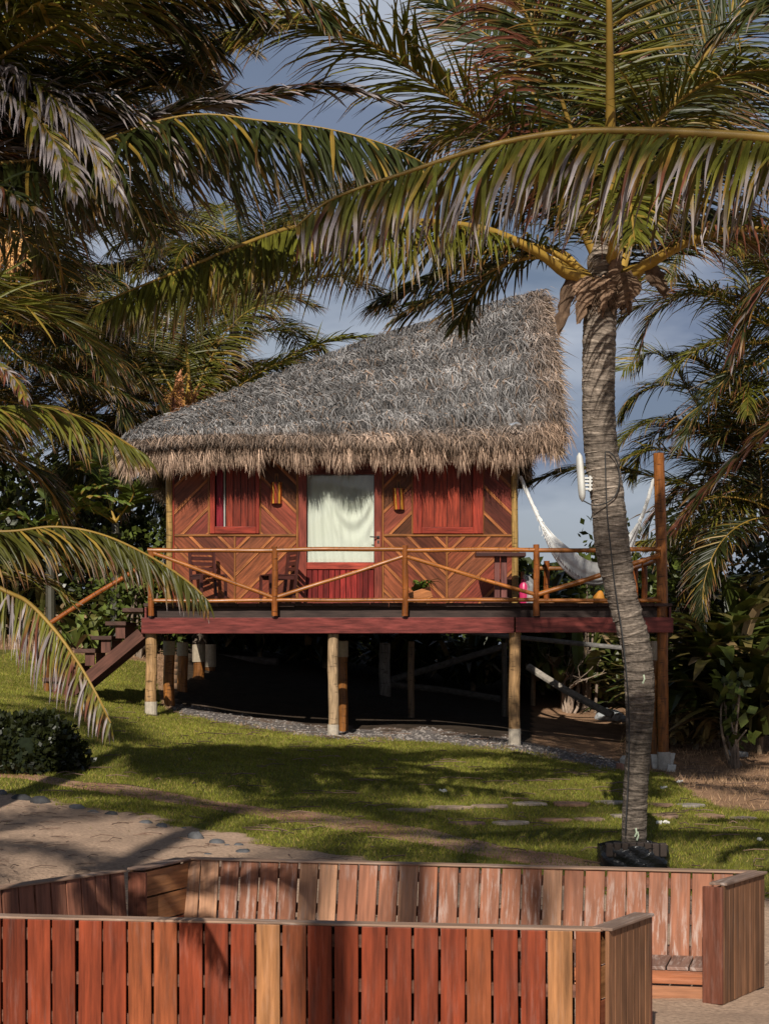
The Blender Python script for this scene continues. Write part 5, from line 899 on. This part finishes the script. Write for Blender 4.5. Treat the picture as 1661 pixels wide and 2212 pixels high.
banana('banana plant with torn sunlit leaves just left of the hut wall', P(250, 1130, 34.5), [(PT([(290, 1060), (240, 1010), (170, 1000)], 34, 34), .5), (PT([(200, 1090), (150, 1110), (90, 1125)], 34, 34), .35), (PT([(180, 1080), (230, 1075), (285, 1090)], 33.5, 33.3), .3), (PT([(230, 1060), (215, 1010), (225, 950)], 34.5, 34.8), .5)], 1)
banana('banana plant further left behind the near fronds, leaves in half shade', P(110, 1170, 35), [(PT([(100, 1080), (90, 1020), (60, 980)], 35, 35), .5), (PT([(140, 1100), (180, 1060), (230, 1050)], 34.6, 34), .45), (PT([(70, 1130), (30, 1110), (-20, 1130)], 35, 35), .5)], 2)
GG = A(.055, .07, .014); gz = lambda x, Y, dy=0: A(pxx(x, Y), Y, hz(pxx(x, Y), Y) + dy)  # factors on GG also put sun and shade into the leaf green
for i, (x, Y, n, L, wd, h, gr, lab) in enumerate([
    (205, 34.5, 50, 1.0, .08, .1, GG * 1.6, 'sunlit pale green strap leaved plant behind the handrail of the stairs'),
    (130, 36, 40, 1.1, .06, .2, GG * .8, 'dark strap leaved plant left of the stairs handrail, in the shade'), (300, 36.0, 50, 1.3, .085, .9, GG * 1.1, 'tall strap leaved plant close to the left wall of the hut'), (40, 37, 50, 1.4, .07, .6, GG * .6, 'strap leaved plant at the left edge behind the lawn'),
    (1150, 36, 50, 1.3, .11, 1.7, GG * .45, 'dark strap leaved plant directly right of the hut corner'), (1215, 36, 60, 1.2, .10, 1.2, GG * 1.3, 'sunlit strap leaved plant behind the hammock railing'), (1270, 36.5, 50, 1.2, .10, .8, GG * 1.0, 'strap leaved plant behind the palm trunk at railing height'), (1330, 37, 60, 1.3, .10, .7, GG * .8, 'strap leaved plant seen between trunk and tall post'),
    (1480, 33, 70, 1.5, .13, .9, GG * 1.2, 'tall strap leaved plant right of the deck corner'), (1560, 32, 80, 1.8, .15, 1.2, GG * 1.0, 'tallest strap leaved plant near the right edge'), (1640, 31, 70, 1.8, .15, .8, GG * .7, 'strap leaved plant cut by the right edge, glossy dark'), (1500, 31.5, 60, .9, .05, .2, A(.2, .15, .06), 'low half dry strap leaved plant on the brown slope'),
    (1600, 33.5, 70, 1.9, .15, 1.9, GG * .7, 'strap leaved plant standing highest in the right thicket'), (1240, 37.2, 60, 1.0, .09, .3, GG * 1.3, 'low strap leaved plant under the hammock bay'), (1330, 36.8, 60, 1.0, .09, .4, GG * 1.3, 'low strap leaved plant beside the plastic wrapped log'), (1430, 34.5, 60, 1.2, .10, .6, GG * .7, 'strap leaved plant half hidden by the tall deck post'),
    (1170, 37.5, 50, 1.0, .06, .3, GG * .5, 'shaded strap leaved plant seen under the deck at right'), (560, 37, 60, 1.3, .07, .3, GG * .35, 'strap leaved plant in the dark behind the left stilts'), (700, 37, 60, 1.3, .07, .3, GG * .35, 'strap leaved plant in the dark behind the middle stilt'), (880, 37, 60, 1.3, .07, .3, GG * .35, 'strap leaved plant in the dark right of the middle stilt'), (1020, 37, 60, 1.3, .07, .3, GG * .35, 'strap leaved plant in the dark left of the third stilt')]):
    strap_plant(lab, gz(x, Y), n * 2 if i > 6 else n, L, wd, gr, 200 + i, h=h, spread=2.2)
for i, (x, Y, dz, rad, n, lf, gr, lab) in enumerate([
    (300, 34.5, 1.5, (.7, .5, .9), 900, .14, GG * 1.5, 'round leaved shrub with pale leaves touching the left hut post'), (330, 35.5, .8, (.7, .5, .8), 900, .13, GG * .9, 'round leaved shrub low behind the deck railing at left'), (230, 37.5, 1.0, (1.2, .6, 1.5), 2000, .16, GG * .5, 'dense shrub behind the stairs in the shade'), (80, 38, 1.2, (1.6, .6, 1.9), 2600, .18, GG * .5, 'dense dark shrub behind the lawn at the far left'),
    (500, 39, 1.0, (1.6, .6, 1.6), 2400, .18, GG * .3, 'dark shrub behind the hut seen between the left stilts'), (720, 39, 1.0, (1.6, .6, 1.6), 2400, .18, GG * .3, 'dark shrub behind the hut seen behind the middle stilt'), (960, 39, .9, (1.6, .6, 1.6), 2400, .18, GG * .3, 'dark shrub behind the hut left of the third stilt'), (1160, 39, 1.0, (1.5, .6, 1.5), 2400, .18, GG * .4, 'dark shrub right of the third stilt behind the bare shrub'),  # behind the hut its shade is put into darker leaves
    (1380, 39, 1.4, (1.5, .6, 1.8), 2600, .17, GG * .6, 'dense shrub behind the tall deck post'), (1560, 39, 1.9, (1.5, .6, 2.0), 3000, .17, GG * .4, 'dense dark shrub backing the right thicket'), (1690, 38, 1.6, (1.4, .6, 2.0), 2600, .17, GG * .4, 'dark shrub cut by the right picture edge'), (1585, 29.5, .85, (.22, .22, .6), 130, .2, GG * 1.2, 'small sea grape shrub with round leaves in front of the right thicket'),
    (20, 41, 2.9, (1.9, .6, 1.5), 2600, .2, GG * .6, 'tallest dark shrub at the left picture edge behind the near fronds'), (140, 41, 2.4, (1.6, .6, 1.5), 2200, .2, GG * .6, 'tall dark shrub between the left edge and the hut, behind the banana plants'),
    (1262, 36, 2.4, (.3, .3, .5), 150, .18, GG * 1.5, 'round leaved shrub top peeping out behind the palm trunk'), (1450, 34.5, 2.4, (.4, .4, .5), 160, .2, GG * 1.3, 'round leaved shrub right of the tall post at railing height')]):
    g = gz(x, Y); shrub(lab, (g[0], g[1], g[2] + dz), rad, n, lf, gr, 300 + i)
# distant scrub closing the view behind everything
def scrub():
    m = MB(); n = 26000; x = rng.uniform(-22, 24, n); y = rng.uniform(43, 50, n); top = .9 + 1.1 * vn(x, y * 0, .35, 71) + .6 * vn(x, y * 0, 1.3, 72); z = hgt(x, y) + rng.uniform(0, 1, n) * top; p = np.stack([x, y, z], 1); a = rng.normal(0, 1, (n, 3)); a /= np.linalg.norm(a, axis=1)[:, None]; s = np.cross(a, rng.normal(0, 1, (n, 3))); s /= np.linalg.norm(s, axis=1)[:, None]; l = rng.uniform(.2, .4, n)[:, None]
    V = np.stack([p, p + a * l * .5 - s * l * .3, p + a * l, p + a * l * .5 + s * l * .3], 1).reshape(-1, 3); m.add(V, np.arange(4 * n).reshape(-1, 4), np.repeat(GG * rng.uniform(.3, 1.1, n)[:, None], 4, 0)); tag(obj('scrub_thicket', m, M_broad), 'continuous green scrub behind the hut closing the view', 'scrub', kind='stuff')
scrub()
# bare branching shrub under the hammock bay
def bare():
    c = gnd(1228, 1538, 28); t = thing('bare_shrub', 'leafless pale shrub with many curved branches under the hammock bay', 'shrub', c); r = np.random.default_rng(5); m = MB()
    def grow(p, d, L, rad, dep):
        q = [p]; n = 5
        for k in range(n): d = nrm(d + r.normal(0, .16, 3) + A(0, -.0, .05)); p = p + d * L / n; q.append(p)
        m.tube(q, np.linspace(rad, rad * .62, n + 1), A(.33, .25, .19) * r.uniform(.8, 1.1), 7, cap=dep == 0)
        if dep < 3:
            for _ in range(2 if dep else 3): grow(p, nrm(d + r.normal(0, .5, 3) * A(1.2, .6, .7) + A(.15, 0, .0)), L * .62, rad * .58, dep + 1)
    for k in range(7): grow(c + A(r.normal(0, .05), r.normal(0, .08), -.03), nrm(A(-.25 + k * .11, r.uniform(-.3, .3), 1)), .62, .03, 0)
    obj('branches', m, M_bark, t, smooth=True); m = MB(); m.tube([c - A(0, 0, .1), c + A(0, 0, .12), c + A(0, 0, .2)], [.09, .07, .03], A(.30, .22, .16), 12, .15); obj('root_crown', m, M_bark, t)
bare()
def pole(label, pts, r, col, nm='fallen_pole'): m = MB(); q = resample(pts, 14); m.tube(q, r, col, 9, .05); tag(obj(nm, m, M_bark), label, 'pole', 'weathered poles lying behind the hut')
pole('grey weathered pole slanting down to the plastic wrapped end', [P(1140, 1440, 34), P(1220, 1490, 33.6), P(1322, 1545, 33.2)], .065, A(.28, .25, .21)); pole('long grey rail running level behind the bare shrub', [P(880, 1352, 35.2), P(1150, 1380, 35), P(1420, 1408, 35)], .045, A(.18, .17, .16))
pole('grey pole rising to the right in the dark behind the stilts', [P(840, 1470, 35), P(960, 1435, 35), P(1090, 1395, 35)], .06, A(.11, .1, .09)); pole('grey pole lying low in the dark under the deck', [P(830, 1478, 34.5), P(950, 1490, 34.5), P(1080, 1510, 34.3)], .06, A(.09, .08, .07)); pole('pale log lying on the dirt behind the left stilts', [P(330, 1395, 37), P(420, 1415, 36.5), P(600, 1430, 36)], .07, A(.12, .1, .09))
c = gnd(1318, 1556, 28); m = MB(); q = resample([c + A(-.28, 0, .02), c + A(-.1, 0, .08), c + A(.15, 0, .05), c + A(.33, 0, .0)], 12); m.tube(q, [.03, .1, .12, .13, .13, .13, .12, .12, .1, .08, .06, .02], A(.42, .44, .45), 12, .18); wr = plain('grey_wrap', .25, .1, .3, 18, .9); tag(obj('plastic_wrap', m, wr), 'crumpled grey translucent plastic wrapped over the pole end', 'plastic wrap')
c = gnd(1300, 1520, 28); c = P(1300, 1523, c[1] + .5); m = MB(); 
for k in range(5): m.tube([c + A(-.5 + .2 * k, 0, -.1), c + A(-.45 + .2 * k, .1, .05), c + A(-.38 + .2 * k, .2, .0)], [.1, .14, .06], A(.28, .04, .03), 10, .1)
tag(obj('red_tarp', m, M_plain, smooth=True), 'crumpled dark red tarp behind the bare shrub', 'tarp')
c = gnd(1345, 1682, 22); c = A(c[0], c[1] + .3, hz(c[0], c[1] + .3)); c = A(pxx(1345, 27.5), 27.5, hz(pxx(1345, 27.5), 27.5)); t = thing('garden_light', 'small ribbed reddish wooden garden light beside the palm trunk', 'lamp', c); m = MB()
zz = pz(1682, 27.5)
for k in range(7): m.rbox(c[0] - .1 + k * .028, c[0] - .078 + k * .028, 27.45, 27.5, max(c[2] - .05, zz - .03), pz(1648, 27.5), A(.4, .2, .14), 'z')
obj('slats', m, M_bench, t); m = MB(); m.tube([A(c[0] + .02, 27.5, pz(1650, 27.5)), A(c[0] + .02, 27.5, pz(1640, 27.5)), A(c[0] + .02, 27.5, pz(1632, 27.5))], [.06, .07, .03], A(.42, .38, .32), 10); obj('cap', m, M_conc, t)
for x, y, dx, dzz, tl, lab in ((1446, 1650, .05, .24, .12, 'white painted concrete block leaning right of the corner stilt'), (1413, 1640, .045, .2, -.05, 'white concrete block left of the corner stilt'), (1449, 1668, .06, .1, .1, 'small white block lying in front of the corner stilt')):
    c = P(x, y, 29.2 if y < 1660 else 28.8); g = hz(c[0], c[1]); m = MB(); m.box((c[0], c[1], g + dzz / 2), (tl * dzz, 0, dzz * .55), (dx, 0, 0), (0, .05, 0), A(.58, .56, .5)); tag(obj('concrete_block', m, M_conc, bevel=.008), lab, 'block', 'white blocks at the corner stilt')
a = [gnd(x, y, 20) + A(0, 0, .04) for x, y in ((1440, 1580), (1480, 1593), (1520, 1607))]; m = MB(); m.tube(resample(a, 14), .022, A(.6, .6, .57), 8); tag(obj('white_pipe', m, M_plain, smooth=True), 'thin white plastic pipe lying on the brown slope at right', 'pipe')
c = gnd(1500, 1606, 20); m = MB(); m.tube(c + np.array([[0, 0, 0], [0, 0, .08], [0, 0, .1]]), [.055, .06, .05], A(.65, .65, .6), 12); tag(obj('white_pot', m, M_plain), 'small white pot on the brown slope beside the white pipe', 'pot')
c = gnd(1590, 1635, 20); m = MB(); m.box(c + A(0, 0, .05), (.17, 0, -.02), (0, .08, 0), (0, 0, .045), A(.25, .25, .24)); tag(obj('grey_box', m, M_conc, bevel=.01), 'small grey box under the plants at the right edge', 'box')
# tidy: the little flower-like specks on the grass
m = MB()
for x, y in ((1432, 1712), (1640, 1826), (1437, 1788), (1420, 1789), (960, 1720), (1465, 1698)):
    c = gnd(x, y); [m.tube([c + A(rng.normal(0, .02), rng.normal(0, .02), .05), c + A(rng.normal(0, .02), 0, .07)], .012, A(.7, .68, .62), 5) for _ in range(4)]
tag(obj('white_petals', m, M_plain), 'tiny white fallen petals on the grass', 'petals', kind='stuff')
